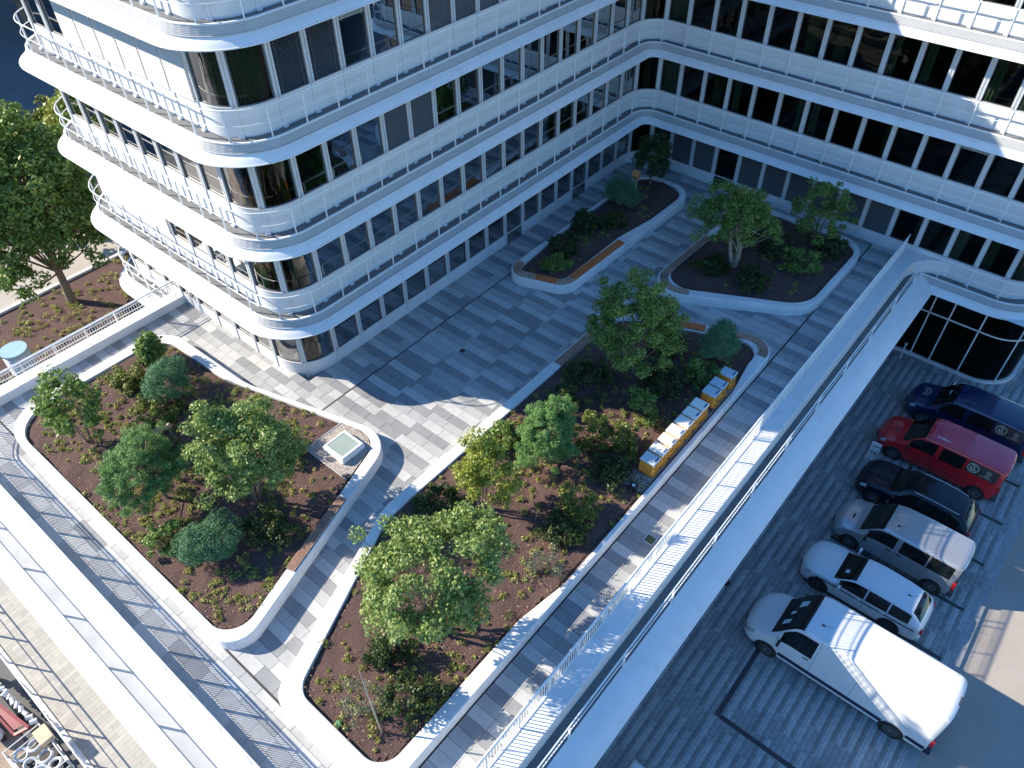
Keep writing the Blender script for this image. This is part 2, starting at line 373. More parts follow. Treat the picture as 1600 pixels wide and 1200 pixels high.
def lowpave():
    m, nt, b = newmat('pale_plank_pavers')
    tc = nt.nodes.new('ShaderNodeTexCoord'); mp = nt.nodes.new('ShaderNodeMapping'); mp.inputs['Rotation'].default_value = (0, 0, 0); nt.links.new(tc.outputs['Object'], mp.inputs[0])
    k = nt.nodes.new('ShaderNodeTexBrick'); nt.links.new(mp.outputs[0], k.inputs[0]); k.inputs['Scale'].default_value = 1; k.inputs['Brick Width'].default_value = .9; k.inputs['Row Height'].default_value = .19; k.inputs['Mortar Size'].default_value = .005
    k.inputs['Color1'].default_value = (.46, .44, .40, 1); k.inputs['Color2'].default_value = (.37, .355, .33, 1); k.inputs['Mortar'].default_value = (.2, .2, .19, 1)
    n = tex(nt, 'ShaderNodeTexNoise', 1.2, 8, .7); r = ramp(nt, n.outputs[0], [(.3, (.88, .88, .88)), (.7, (1.05, 1.05, 1.04))])
    nt.links.new(mixc(nt, 1.0, k.outputs[0], r.outputs[0], 'MULTIPLY'), b.inputs['Base Color']); b.inputs['Roughness'].default_value = .85; return m
MLOW = lowpave()
obj('lower_pavement', [(-2.2, 6.5, ZP), (60, 6.5, ZP), (60, 33.5, ZP), (-2.2, 33.5, ZP), (-2.2, 6.5, ZP-.5), (-2.2, 33.5, ZP-.5)], [(0, 1, 2, 3), (4, 0, 3, 5)], MLOW, kind='structure')
# construction dirt to the left: gently uneven grid
g = MB(); nx, ny = 26, 60
dv = []
for j in range(ny+1):
    for i in range(nx+1):
        xx = -2.08-i*.55; yy = 4+j*.75; dv.append((xx, yy, ZP-.11+(-.22*math.exp(-((xx+2.6)/.5)**2))+.09*math.sin(xx*2.1+yy*.9)*math.cos(yy*1.7)*.6+RNG.normal()*.015))
obj('construction_ground', dv, [(j*(nx+1)+i, (j+1)*(nx+1)+i, (j+1)*(nx+1)+i+1, j*(nx+1)+i+1) for j in range(ny) for i in range(nx)], MSAND, kind='structure', smooth=True)
sheet('lower_planting_bed', -2.2, 33.5, 20, 44.6, ZP-.02, MSOIL)
kb = MB(); x = -6
while x < 34: kb.cbox(x, 44.6, ZP-.1, x+.99, 44.85, ZP+.12); x += 1
kb.build('kerb', MCON, kind='structure')
sheet('path', -40, 44.85, 60, 51.5, ZP-.03, MPATH)
sheet('road', -60, 51.5, 120, 95, ZP-.06, MASPH)
rm = MB()
for k in range(5): rm.box(18.5+k*.9, 66+k*6.0, ZP-.065, 18.85+k*.9, 70.5+k*6.0, ZP-.05)
rm.build('road_marking', simple('white_road_paint', (.7, .7, .68), .7), kind='structure')
# ------------------------------------------------------------------ terrace
BX, AY, CX, SY, NY = 36.35, 21.2, 11.8, -.45, 35.4
TX, TY0, TY1 = 1.25, 5.5, 29.78
PL = {
 'left': dict(o=[(2.64, 28.38, 1.7), (9.95, 28.38, 1.4), (10.05, 22.6, 4), (11.85, 15.93, 1.35), (2.68, 13.2, .85)],
              i=[(2.9, 27.84, 1.5), (9.5, 27.84, 1.1), (9.62, 23.6, 4), (11.48, 16.3, 1.05), (2.9, 13.62, .8)]),
 'long': dict(o=[(2.66, 11.4, .8), (9.3, 13.82, 2), (23.4, 13.82, 1.4), (26.15, 7.02, 1.0), (2.66, 7.02, 1.1)],
              i=[(3.27, 11.0, .7), (9.0, 13.36, 2), (23.0, 13.36, 1.1), (25.4, 7.52, .8), (23.8, 7.48, 2), (22.0, 7.2, 2), (10.9, 7.18, 2), (9.0, 7.5, 2), (3.25, 7.5, .7)]),
 'back': dict(o=[(22.2, 19.47, .8), (34.42, 19.47, 1.1), (34.42, 16.02, 1.4), (23.25, 16.32, .9)],
              i=[(22.8, 19.0, .4), (27, 19.3, 3), (34.18, 19.3, 1.0), (34.18, 16.38, 1.2), (30.6, 16.44, 2), (28.2, 16.8, 2), (23.6, 16.82, .6)]),
 'right': dict(o=[(25.15, 13.74, 1.2), (35.28, 13.5, 1.3), (35.28, 6.9, 1.4), (28.8, 6.98, 1.8)],
               i=[(25.95, 13.34, 1.0), (34.95, 13.1, 1.2), (34.95, 7.18, 1.1), (29.0, 7.24, 1.6)]),
}
PLAB = {'left': 'large white rimmed planter with a glass skylight, nearest the left balustrade', 'long': 'long white rimmed planter holding the row of beehives',
        'back': 'narrow white rimmed planter in the shaded inner corner by the nest box', 'right': 'shaded white rimmed planter beside the right balustrade, farther than the beehives'}
for k, d in PL.items():
    d['op'] = [tuple(p) for p in rpath(d['o'], 0, 12, True)]; d['ip'] = [tuple(p) for p in rpath(d['i'], 0, 10, True)]
PZ, SZ = .5, .42
floor = sheet('terrace_floor', TX, TY0, CX, TY1, -.075, MJOINT)
V = [(CX, TY0, -.075), (BX, TY0, -.075), (BX, AY+.1, -.075), (CX, AY+.1, -.075)]
obj('terrace_floor', V, [(0, 1, 2, 3)], MJOINT, kind='structure')
stones = []   # x0,y0,x1,y1,tone
def bands(y0, y1, step, jit, seed):
    r = random.Random(seed); ys = [y1]
    while ys[-1]-step > y0+.4: ys.append(ys[-1]-step)
    ys.append(y0); return ys
row = 0; x = TX
xs = []
while x < BX-.05:
    x1 = min(x+.4, BX)
    if x < 2.75 < x1: x1 = 2.73
    xs.append((x, x1)); x = x1 if abs(x1-2.73) > 1e-6 else 2.79
for ri, (x0, x1) in enumerate(xs):
    ytop = TY1 if x0 < CX-.2 else AY+.02
    zones = [(TY0, 6.97, 1.0), (7.03, 19.47, 1.73), (19.53, ytop, 1.3)] if x0 > 2.75 else [(TY0, ytop, 1.6)]
    for zi, (za, zb, step) in enumerate(zones):
        sh = ((ri*37) % 5-2)*.07
        if zi == 0 and x0 > 2.75: bb = [zb, za]
        else:
            bb = [zb]; y = zb-step+sh
            while y > za+.5: bb.append(y); y -= step
            bb.append(za)
        for bi in range(len(bb)-1):
            ya, yb = bb[bi+1], bb[bi]
            tone = (ri+bi*2+zi*2) % 3 if not (zi == 2 and ytop > 25) else (ri+bi*2) % 3
            if random.random() < .09: tone = (tone+1) % 3
            if x0 < 2.75: tone = 2 if (ri*7+bi*5) % 13 == 0 else (ri+bi) % 2
            n = max(1, round((yb-ya)/.72)); cuts = [ya+(yb-ya)*q/n for q in range(n+1)]
            for q in range(n): stones.append((x0, cuts[q], x1, cuts[q+1], tone))
polyo = [d['op'] for d in PL.values()]
vis = []
def ppx(x, y, z):
    v = cam.matrix_world.inverted() @ Vector((x, y, z)); 
    if v.z > -.1: return None
    return 800+1201.04*v.x/-v.z, 600-1201.04*v.y/-v.z, -v.z
MWI = cam.matrix_world.inverted()
def ppx(x, y, z):
    v = MWI @ Vector((x, y, z)); return 800+1201.04*v.x/-v.z, 600-1201.04*v.y/-v.z, -v.z
keep = []
for s in stones:
    cs = [(s[0], s[1]), (s[2], s[1]), (s[2], s[3]), (s[0], s[3])]
    if any(all(inside(c, p) for c in cs) for p in polyo): continue
    px = ppx((s[0]+s[2])/2, (s[1]+s[3])/2, 0); ok = -20 < px[0] < 1620 and -20 < px[1] < 1220
    near = min(math.dist(((s[0]+s[2])/2, (s[1]+s[3])/2), q) for p in polyo for q in p[::3])
    keep.append((0 if ok else 1, px[2] if ok else 99+px[2], s))
keep.sort(key=lambda k: (k[0], k[1]))
prot = {}
gp = .004
for t in range(3):
    prot[t] = tri_mesh('paver', *(lambda mb: (mb.V, mb.F))(MB().cbox(-.5, -.5, -.075, .5, .5, 0, .006)), MST[t])
for idx, (vis_, dd, s) in enumerate(keep[:300]):
    w, h = s[2]-s[0]-2*gp, s[3]-s[1]-2*gp; dz = random.uniform(-.002, .002)
    inst('paver', prot[s[4]], ((s[0]+s[2])/2, (s[1]+s[3])/2, dz), floor, scale=(w, h, 1))
rest = MB()
for vis_, dd, s in keep[300:]:
    rest.cbox(s[0]+gp, s[1]+gp, -.07, s[2]-gp, s[3]-gp, random.uniform(-.0015, .0015), .005, s[4])
rest.build('paver_field', MST, floor, kind='stuff')
dr = MB(); dr.box(2.79, 19.475, -.06, BX-.3, 19.525, -.008); dr.box(2.79, 6.975, -.06, BX-.3, 7.025, -.0075); dr.box(2.735, TY0+.2, -.06, 2.785, TY1-.2, -.008)
dr.build('drain_channel', MDRAIN, kind='structure')
def cover(x, y, w, label, mat=MDRAIN):
    c = empty('drain_cover', (x, y, 0), label, 'drain cover')
    MB().cbox(x-w/2, y-w/2, -.02, x+w/2, y+w/2, .004).build('lid', mat, c)
    fr = MB()
    for a, b, c_, d_ in ((-1, -1, 1, -.88), (-1, .88, 1, 1), (-1, -.88, -.88, .88), (.88, -.88, 1, .88)): fr.box(x+a*w/2*1.06, y+b*w/2*1.06, -.01, x+c_*w/2*1.06, y+d_*w/2*1.06, .009)
    fr.build('frame', MALU, c)
cover(17.4, 17.54, .26, 'small dark square drain cover in the shaded paving in front of the facade')
cover(14.35, 6.11, .34, 'square drain cover with moss beside the right balustrade below the beehives', simple('mossy_iron', (.09, .10, .05), .9, var=.5, scale=14))
# planters
def planter(key):
    d = PL[key]; op, ip = d['op'], d['ip']; cx = sum(p[0] for p in op)/len(op); cy = sum(p[1] for p in op)/len(op)
    t = empty('planter', (cx, cy, 0), PLAB[key], 'planter', 'rimmed planters on the terrace')
    # shell: rounded top edges, outer face, inner face
    off = lambda cs, o: [tuple(p) for p in rpath(cs, o, 12 if cs is d['o'] else 10, True)]
    # clockwise travel: left is outside
    area = sum(op[i][0]*op[(i+1) % len(op)][1]-op[(i+1) % len(op)][0]*op[i][1] for i in range(len(op)))
    sg = 1 if area < 0 else -1
    mb = MB()
    V, F = sweep([(c[0], c[1], c[2]) for c in d['o']], [(sg*.0, -.07), (0, PZ-.03), (-sg*.012, PZ-.008), (-sg*.035, PZ)], 12, True); mb.add(V, F)
    V, F = sweep(d['i'], [(sg*.02, PZ), (0, PZ-.015), (0, .2)], 10, True); mb.add(V, F)
    V, F = fill([off(d['o'], -sg*.035), off(d['i'], sg*.02)], PZ); mb.add(V, F)
    mb.build('rim', MCON, t, smooth=True, sharp=50)
    OP = [Vector(p) for p in op]+[Vector(op[0])]; OD = arclen(OP); IP = [Vector(p) for p in ip]; q = 1.2; jb = MB()
    while q < OD[-1]:
        p, tt = at_s(OP, OD, q); nn = min(IP, key=lambda v: (v-p).length); 
        best = None
        for i2 in range(len(IP)):
            a2, b2 = IP[i2], IP[(i2+1) % len(IP)]; l2 = (b2-a2).length
            if l2 < 1e-6: continue
            tq = max(0, min(1, (p-a2).dot(b2-a2)/l2/l2)); cc = a2+(b2-a2)*tq
            if best is None or (cc-p).length < (best-p).length: best = cc
        dv_ = (best-p).normalized(); u2 = tt*.0035; a3 = p+dv_*.03; b3 = best-dv_*.01
        jb.add([(a3.x-u2.x, a3.y-u2.y, PZ+.001), (a3.x+u2.x, a3.y+u2.y, PZ+.001), (b3.x+u2.x, b3.y+u2.y, PZ+.001), (b3.x-u2.x, b3.y-u2.y, PZ+.001)], [(0, 1, 2, 3)])
        n3 = -dv_*.003; jb.add([(p.x+n3.x-u2.x, p.y+n3.y-u2.y, 0), (p.x+n3.x+u2.x, p.y+n3.y+u2.y, 0), (p.x+n3.x+u2.x, p.y+n3.y+u2.y, PZ-.03), (p.x+n3.x-u2.x, p.y+n3.y-u2.y, PZ-.03)], [(0, 1, 2, 3)]); q += 3.1
    jb.build('joint', MJNT, t, kind='stuff')
    # soil with small mounds
    xs0 = min(p[0] for p in ip); ys0 = min(p[1] for p in ip); xs1 = max(p[0] for p in ip); ys1 = max(p[1] for p in ip)
    V, F = fill([ip], SZ-.05); obj('soil', V, F, MSOIL, t)
    st = .14; nx = int((xs1-xs0)/st)+1; ny = int((ys1-ys0)/st)+1
    ph = RNG.uniform(0, 6, 8)
    X, Y = np.meshgrid(xs0+np.arange(nx+1)*st, ys0+np.arange(ny+1)*st)
    Z = SZ+.03*np.sin(X*1.9+ph[0])*np.cos(Y*2.3+ph[1])+.02*np.sin(X*5.1+ph[2])*np.sin(Y*4.7+ph[3])+RNG.normal(0, .010, X.shape)
    ins = np.array([[inside((X[j, i], Y[j, i]), ip) for i in range(nx+1)] for j in range(ny+1)])
    pts = np.array(ip)
    for j in range(ny+1):
        for i in range(nx+1):
            if ins[j, i]:
                dm = np.hypot(pts[:, 0]-X[j, i], pts[:, 1]-Y[j, i]).min(); Z[j, i] = SZ-.045+(Z[j, i]-SZ+.045)*min(1, dm/.5+.2)
            else: Z[j, i] = SZ-.08
    V = np.stack([X, Y, Z], -1).reshape(-1, 3); F = []
    for j in range(ny):
        for i in range(nx):
            if ins[j, i] and ins[j, i+1] and ins[j+1, i] and ins[j+1, i+1]: F.append((j*(nx+1)+i, j*(nx+1)+i+1, (j+1)*(nx+1)+i+1, (j+1)*(nx+1)+i))
    obj('soil_surface', V, F, MSOIL, t, smooth=True, sharp=80, kind='stuff')
    return t
PT = {k: planter(k) for k in PL}
# ------------------------------------------------------------------ benches on the rims
def bench(key, pa, pb, label, mat=MWOOD, solid=False, width=.40, inset=.07, rev=False):
    d = PL[key]; P = [Vector(p) for p in d['op']]; P = P+P; D = arclen(P); half = D[len(d['op'])]
    sa = near_s(P[:len(d['op'])+1], D[:len(d['op'])+1], pa); sb = near_s(P[:len(d['op'])+1], D[:len(d['op'])+1], pb)
    if sb < sa: sb += half
    Q = sub_s(P, D, sa, sb); area = sum(P[i].x*P[i+1].y-P[i+1].x*P[i].y for i in range(len(d['op'])))
    sg = -1 if area < 0 else 1
    mid = Q[len(Q)//2]; t = empty('bench', (mid.x, mid.y, PZ), label, 'bench', 'wooden seats along the planter rims')
    n = 2 if solid else 6; w = width/n
    for k in range(n):
        a = sg*(inset+k*w+(.004 if solid else .019)); b = sg*(inset+(k+1)*w-(.004 if solid else .019))
        V, F = ribbon(Q, [(a, PZ+.012), (b, PZ+.012), (b, PZ+.05), (a, PZ+.05)]); obj('slat', V, F, mat, t)
    V, F = ribbon(Q, [(sg*inset, PZ+.001), (sg*(inset+width), PZ+.001), (sg*(inset+width), PZ+.01), (sg*inset, PZ+.01)]); obj('support', V, F, MDARK, t)
bench('left', (8.75, 15.0), (5.7, 14.15), 'slatted grey wood bench on the sunlit left planter rim facing the path', width=.34)
bench('long', (18.9, 13.82), (22.6, 13.8), 'slatted wood bench on the long planter rim behind the shaded multi-stem tree')
bench('long', (25.55, 8.9), (24.6, 7.04), 'curved slatted wood bench around the far end of the long planter')
bench('long', (24.25, 11.8), (25.05, 10.1), 'orange wood bench section behind the dwarf pine at the far end of the long planter', MWOOD2, True)
bench('back', (22.6, 17.87), (23.5, 19.45), 'curved slatted bench wrapping the left tip of the narrow back planter')
bench('back', (23.05, 16.85), (22.62, 17.83), 'short bright orange bench board at the tip of the narrow back planter', MWOOD2, True)
bench('back', (23.95, 16.3), (23.1, 16.8), 'short curved slatted bench between the two orange boards of the narrow back planter')
bench('back', (27.9, 16.2), (24.0, 16.3), 'long orange board bench on the front rim of the narrow back planter', MWOOD2, True)
bench('right', (26.15, 11.65), (27.5, 13.74), 'curved slatted bench round the tip of the right-hand shaded planter')
bench('right', (27.56, 13.72), (31.0, 13.6), 'long slatted bench on the left rim of the right-hand shaded planter under the tree')
# ------------------------------------------------------------------ parapet and balustrades
para = empty('parapet', (20, TY0, 0), 'broad white ledge and curved metal skirt around the roof terrace edge', 'parapet')
def edge_sweep(corners, lip, joints=True):
    pr = [(0, -.3), (0, .39), (.012, .4), (.665, .385), (.68, .37), (.68, -.37)]
    V, F = sweep(corners, pr, 14); obj('ledge', V, F, MW, para, smooth=True)
    V, F = sweep(corners, [(.68, -.37), (1.12, -.37)], 14, caps=False); obj('walkway', V, F, MWALK if lip > 2 else MWALK_LIT, para)
    e = lip-1.16
    pr = [(1.12, -.37), (1.12, -.32), (1.16, -.315), (1.17, -.36), (1.16+e*.35, -.46), (1.16+e*.7, -.66), (1.16+e*.95, -.86), (lip, -.91), (lip-.01, -.94), (0, -.88), (0, -.5)]
    V, F = sweep(corners, pr, 14); obj('skirt', V, F, MW, para, smooth=True, sharp=30)
    if joints:
        P = rpath(corners, .34, 14); D = arclen(P); s = 1.8; jb = MB()
        while s < D[-1]-.5:
            p, t = at_s(P, D, s); n = Vector((-t.y, t.x)); a = p-n*.33; b = p+n*.33; u = t*.0035
            jb.add([(a.x-u.x, a.y-u.y, .4035), (a.x+u.x, a.y+u.y, .4035), (b.x+u.x, b.y+u.y, .389), (b.x-u.x, b.y-u.y, .389)], [(0, 1, 2, 3)]); s += 2.75
        jb.build('joint', simple('grey_sealant', (.45, .46, .47), .8), para, kind='stuff')
RC = [(BX+.3, TY0, 0), (TX, TY0, 0)]
LC = [(TX, TY0-2.05, 0), (TX, TY1, 1.7), (CX+.3, TY1, 0)]
edge_sweep(RC, 2.05); edge_sweep(LC, 1.75)
# curved fillets where the ledge runs into the facades
def fillet(cx, cy, sx, sy, r, z0, z1, parent, mat=MW, name='fillet'):
    ctr = (cx+sx*r, cy+sy*r); pts = [(cx, cy)]+[(ctr[0]-sx*r*math.cos(a), ctr[1]-sy*r*math.sin(a)) for a in [math.pi/2*k/12 for k in range(13)]]
    n = len(pts); V = [(p[0], p[1], z0) for p in pts]+[(p[0], p[1], z1) for p in pts]
    F = [tuple(range(n, 2*n)), tuple(reversed(range(n)))]+[(k, (k+1) % n, n+(k+1) % n, n+k) for k in range(n)]
    obj(name, V, F, mat, parent, smooth=True)
fillet(BX-.012, TY0-.675, -1, -1, 1.5, -.37, .372, para)
def railing(P, z0, rails, parent, spacing=1.37, start=.4, post_h=None, balusters=None, pr=.02, rr=.025, name='handrail', top=None, zlo=None):
    D = arclen(P); h = rails[0]
    for k, zr in enumerate(rails):
        MB().tube([(p.x, p.y, z0+zr) for p in P], rr if k == 0 else rr*.62, 6).build('handrail' if k == 0 else 'rail', MRAIL, parent, smooth=True, sharp=80)
    me = tri_mesh('post', *(lambda m: (m.V, m.F))(MB().box(-.012, -.035, 0, .012, .035, h)), MRAIL)
    s = start
    while s < D[-1]-.05:
        p, t = at_s(P, D, s); inst('post', me, (p.x, p.y, z0), parent, rz=math.atan2(t.y, t.x)); s += spacing
    if balusters:
        b = MB(); s = .05; lo, hi, sp = balusters
        while s < D[-1]:
            p, t = at_s(P, D, s); b.box(p.x-.010, p.y-.010, z0+lo, p.x+.010, p.y+.010, z0+hi); s += sp
        b.build('balusters', MRAIL, parent, kind='stuff')
        MB().tube([(p.x, p.y, z0+lo) for p in P], .014, 5).build('lower_rail', MRAIL, parent)
bal = empty('balustrade', (20, TY0-.03, .39), 'long white baluster railing along the terrace edge above the parked cars', 'balustrade', 'terrace balustrades')
railing([Vector((BX-.35, TY0-.04)), Vector((TX-.02, TY0-.04))], .39, [.93, .82], bal, 1.375, .6, rr=.032, balusters=(.06, .82, .115))
bal2 = empty('balustrade', (TX-.04, 18, .39), 'white baluster railing running round the left and far side of the terrace', 'balustrade', 'terrace balustrades')
railing(rpath([(TX, TY0-.1, 0), (TX, TY1, 1.7), (CX-.05, TY1, 0)], .04, 14), .39, [.93, .82], bal2, 1.375, .9, rr=.032, balusters=(.06, .82, .115))
wr = empty('walkway_railing', (20, TY0-1.14, -.32), 'low white tube railing on the outer walkway above the parking court', 'railing', 'outer walkway railings')
railing([Vector((BX-.55, TY0-1.14)), Vector((TX-1.0, TY0-1.14))], -.32, [.93, .5], wr, 2.75, .9, rr=.03)
wr2 = empty('walkway_railing', (TX-1.14, 18, -.32), 'low white tube railing on the outer walkway at the left edge of the terrace', 'railing', 'outer walkway railings')
railing(rpath([(TX, TY0-1.14, 0), (TX, TY1, 1.7), (CX-.6, TY1, 0)], 1.14, 14), -.32, [.93, .5], wr2, 2.75, 1.2, rr=.03)
# retaining wall below the terrace
u = MB(); u.box(-.1, 5.1, ZP-.1, 35.2, 5.4, -.9); u.box(.1, 5.4, ZP-.1, .4, 30.0, -.9); u.box(.4, 30.0, ZP-.1, 11.8, 30.3, -.9)
u.build('undercroft_wall', simple('grey_concrete_wall', (.30, .30, .30), .9, var=.2, scale=.8), label='plain grey concrete wall holding up the terrace beside the parking court', cat='wall')
# ------------------------------------------------------------------ office building
bld = empty('office_building', (BX, AY, ZP), 'white office building with stacked curved balcony bands and long rows of dark windows', 'office building')
FLOORS = [-.37+3.64*k for k in range(6)]
FAR = 56
WALL = [(FAR, SY, 0), (BX, SY, 1.55), (BX, AY, 1.4), (CX, AY, 1.5), (CX, NY, 1.5), (FAR, NY, 0)]
WP = rpath(WALL, 0, 12); WD = arclen(WP)
def slab(k, corners, f, full=True):
    pr = [(-.25, f-.02), (0, f), (.43, f), ]
    V, F = sweep(corners, pr, 12, caps=False); obj('walkway', V, F, MWALK, bld)
    pr = [(.43, f-.05), (.43, f+.05), (.44, f+.06), (.515, f+.06), (.525, f+.05), (.525, f+.02)]
    V, F = sweep(corners, pr, 12); obj('balcony_rim', V, F, MW, bld)
    pr = [(.47, f+.02)]; n = 6
    for i in range(n):
        a = i/n; o = .50+.10*a; z = f+.015-.25*a; pr += [(o+.018, z-.004), (o+.024, z-.024), (o-.014+.1/n, z-.028), (o-.014+.1/n, z-.25/n+.002)]
    pr += [(.60, f-.245), (.60, f-.235), (.655, f-.235), (.66, f-.25), (.62, f-.27)]
    V, F = sweep(corners, pr, 12); obj('ribbed_band', V, F, MRIB, bld)
    pr = [(.40, f-.2), (.575, f-.232), (.60, f-.26), (.622, f-.29), (.72, f-.338), (.83, f-.412), (.91, f-.488), (.935, f-.508), (.965, f-.51), (.975, f-.52), (.975, f-.545), (.93, f-.55), (.3, f-.52), (0, f-.50)]
    V, F = sweep(corners, pr, 12); obj('balcony_skirt', V, F, MW, bld, smooth=True, sharp=28)
for k, f in enumerate(FLOORS):
    if k == 0:
        parts = [([(FAR, SY, 0), (BX, SY, 1.55), (BX, TY0-.9, 0)], 's'), ([(CX, TY1+.68, 0), (CX, NY, 1.5), (FAR, NY, 0)], 'n')]
    else: parts = [(WALL, 'a')]
    for cs, tg in parts:
        slab(k, cs, f)
        if k < 5:
            P = rpath(cs, .462, 12); D = arclen(P)
            lo = 0 if tg == 'a' else 0
            # railing part of this level with its own posts
            V = []; rl = bpy.data.objects.new('railing', tri_mesh('railing', [(0, 0, 0), (.01, 0, 0), (0, .01, 0)], [(0, 1, 2)], MRAIL))
            mb = MB(); mb.tube([(p.x, p.y, f+1.10) for p in P], .027, 6); mb.tube([(p.x, p.y, f+.58) for p in P], .016, 5)
            r = mb.build('railing', MRAIL, bld, smooth=True, sharp=80)
            if k == 0: me_post = tri_mesh('post', *(lambda m: (m.V, m.F))(MB().box(-.013, -.03, .0, .013, .03, 1.09)), MRAIL)
            s0 = near_s(P, D, (BX-.46, -2.0 if tg != 'n' else 99)) if tg != 'n' else 0
            # post on every 1.375 m module measured from the inner corner
            s = .45
            while s < D[-1]:
                p, t = at_s(P, D, s)
                if p.x < 47 and p.y < NY+.2 and not (p.x > BX+4 and p.y > 10): inst('post', me_post, (p.x, p.y, f), r, rz=math.atan2(t.y, t.x))
                s += 1.372
    jb = MB(); JP = rpath(WALL if k else [(FAR, SY, 0), (BX, SY, 1.55), (BX, TY0-.9, 0)], 0, 12); JD = arclen(JP); q = JD[-1]*.03+k*.7
    while q < JD[-1]:
        p, tt = at_s(JP, JD, q); nn = Vector((-tt.y, tt.x)); u2 = tt*.004
        pf = [(.628, f-.288), (.726, f-.334), (.835, f-.408), (.938, f-.502), (.972, f-.507), (.979, f-.545)]
        Vq = []
        for o_, z_ in pf: c_ = p+nn*o_; Vq += [(c_.x-u2.x, c_.y-u2.y, z_), (c_.x+u2.x, c_.y+u2.y, z_)]
        jb.add(Vq, [(2*i, 2*i+1, 2*i+3, 2*i+2) for i in range(len(pf)-1)]); q += 5.5
    jb.build('skirt_joint', MJNT, bld, kind='stuff')
    # parapet panel (spandrel) below the windows
    if k < 5:
        V, F = sweep(WALL, [(-.08, f-.1), (0, f-.1), (0, f+.97), (.02, f+.975), (.02, f+1.0), (-.16, f+1.0)], 12); obj('parapet_panel', V, F, MWALL, bld, smooth=True, sharp=40)
        # lintel and ceiling edge
        V, F = sweep(WALL, [(-.16, f+3.08), (-.02, f+3.08), (-.02, f+3.3)], 12, caps=False); obj('lintel', V, F, MALU, bld)
        V, F = sweep(WALL, [(-.16, f+.04), (-4.2, f+.04), (-4.2, f+3.1)], 12, caps=False); obj('interior', V, F, [MINF, MINT], bld, mi=None)
        V, F = sweep(WALL, [(-.12, f+3.1), (-4.2, f+3.1)], 12, caps=False); obj('ceiling', V, F, MINT, bld)
fr = FLOORS[5]
rp = rpath(WALL, .9, 12); V, F = fill([[tuple(p) for p in rp]], fr-.03)
obj('roof', V, F, MWALK, bld)
V, F = sweep(WALL, [(.30, fr), (.30, fr+.3), (0, fr+.3), (0, fr)], 12); obj('roof_parapet', V, F, MW, bld)
V, F = sweep(WALL, [(-.02, ZP-.1), (-.02, -.4)], 12, caps=False)
# walls below terrace level, north part only
V, F = sweep([(CX, 28, 0), (CX, NY, 1.5), (FAR, NY, 0)], [(-.02, ZP-.1), (-.02, -.5)], 12, caps=False); obj('wall', V, F, MWALL, bld)
# ---- mullions, windows, curtains and blinds
mul = MB()
# two slim fins with a recess between them, standing on the sill
mul.box(-.105, -.10, 0, -.03, .035, 2.10, 0); mul.box(.03, -.10, 0, .105, .035, 2.10, 0); mul.box(-.03, -.10, 0, .03, -.02, 2.10, 1)
me_mul = tri_mesh('mullion', mul.V, mul.F, [MALU, MRAIL], mul.m)
leg = MB(); leg.box(-.05, -.02, -.99, .05, .035, .0, 0); leg.box(-.08, -.0, -1.0, .08, .12, -.93, 0)
me_leg = tri_mesh('mullion_foot', leg.V, leg.F, [MWALL, MALU], leg.m)
def flatwin(w):
    m = MB(); h = 2.08; t = .032; y0, y1 = -.09, -.02
    m.box(-w/2, y0, 0, w/2, y1, t); m.box(-w/2, y0, h-t, w/2, y1, h); m.box(-w/2, y0, t, -w/2+t, y1, h-t); m.box(w/2-t, y0, t, w/2, y1, h-t)
    p = tri_mesh('pane', [(-w/2+t, -.05, t), (w/2-t, -.05, t), (w/2-t, -.05, h-t), (-w/2+t, -.05, h-t)], [(0, 1, 2, 3)], MGLASS)
    return tri_mesh('window', m.V, m.F, MDKF), p
me_win, me_pane = flatwin(1.165)
def curtain_mesh(w, x0, x1, mat, seed):
    r = random.Random(seed); V = []; F = []; n = int((x1-x0)/.02)
    for i in range(n+1):
        xx = x0+(x1-x0)*i/n; y = -.42+.045*math.sin(xx*38+seed)+.02*math.sin(xx*91+seed*2)
        V += [(xx, y, .0-.6), (xx+.02*math.sin(seed+i), y, 2.1)]
    for i in range(n): F.append((2*i, 2*i+2, 2*i+3, 2*i+1))
    return tri_mesh('curtain', V, F, mat)
CUR = [curtain_mesh(1.1, a, b, m, i+1) for i, (a, b, m) in enumerate([(-.53, -.1, MCURT), (.15, .53, MCURT), (-.53, .53, MCURT), (-.2, .35, MCURT2), (-.53, -.3, MCURT2), (.3, .53, MCURT)])]
def blind_mesh(w, top, bot, mat, tilt=.55):
    m = MB(); z = top; n = 0
    while z > bot:
        c, s_ = .036*math.cos(tilt), .036*math.sin(tilt)
        m.add([(-w/2, -.02-c, z+s_), (w/2, -.02-c, z+s_), (w/2, -.02+c, z-s_), (-w/2, -.02+c, z-s_)], [(0, 1, 2, 3)]); z -= .070
    m.box(-w/2, -.05, top+.02, w/2, .02, top+.09)
    for x in (-w/2+.12, w/2-.12): m.box(x-.006, -.024, bot, x+.006, -.014, top)
    return tri_mesh('blind', m.V, m.F, mat)
BL_full = blind_mesh(1.28, 1.99, .02, MBLIND, .42); BL_dark = blind_mesh(1.10, 1.99, .02, MBLIND2, .35); BL_top = blind_mesh(1.10, 1.99, 1.5, MBLIND, .4); BL_open = blind_mesh(1.10, 1.99, .02, MBLIND2, .12)
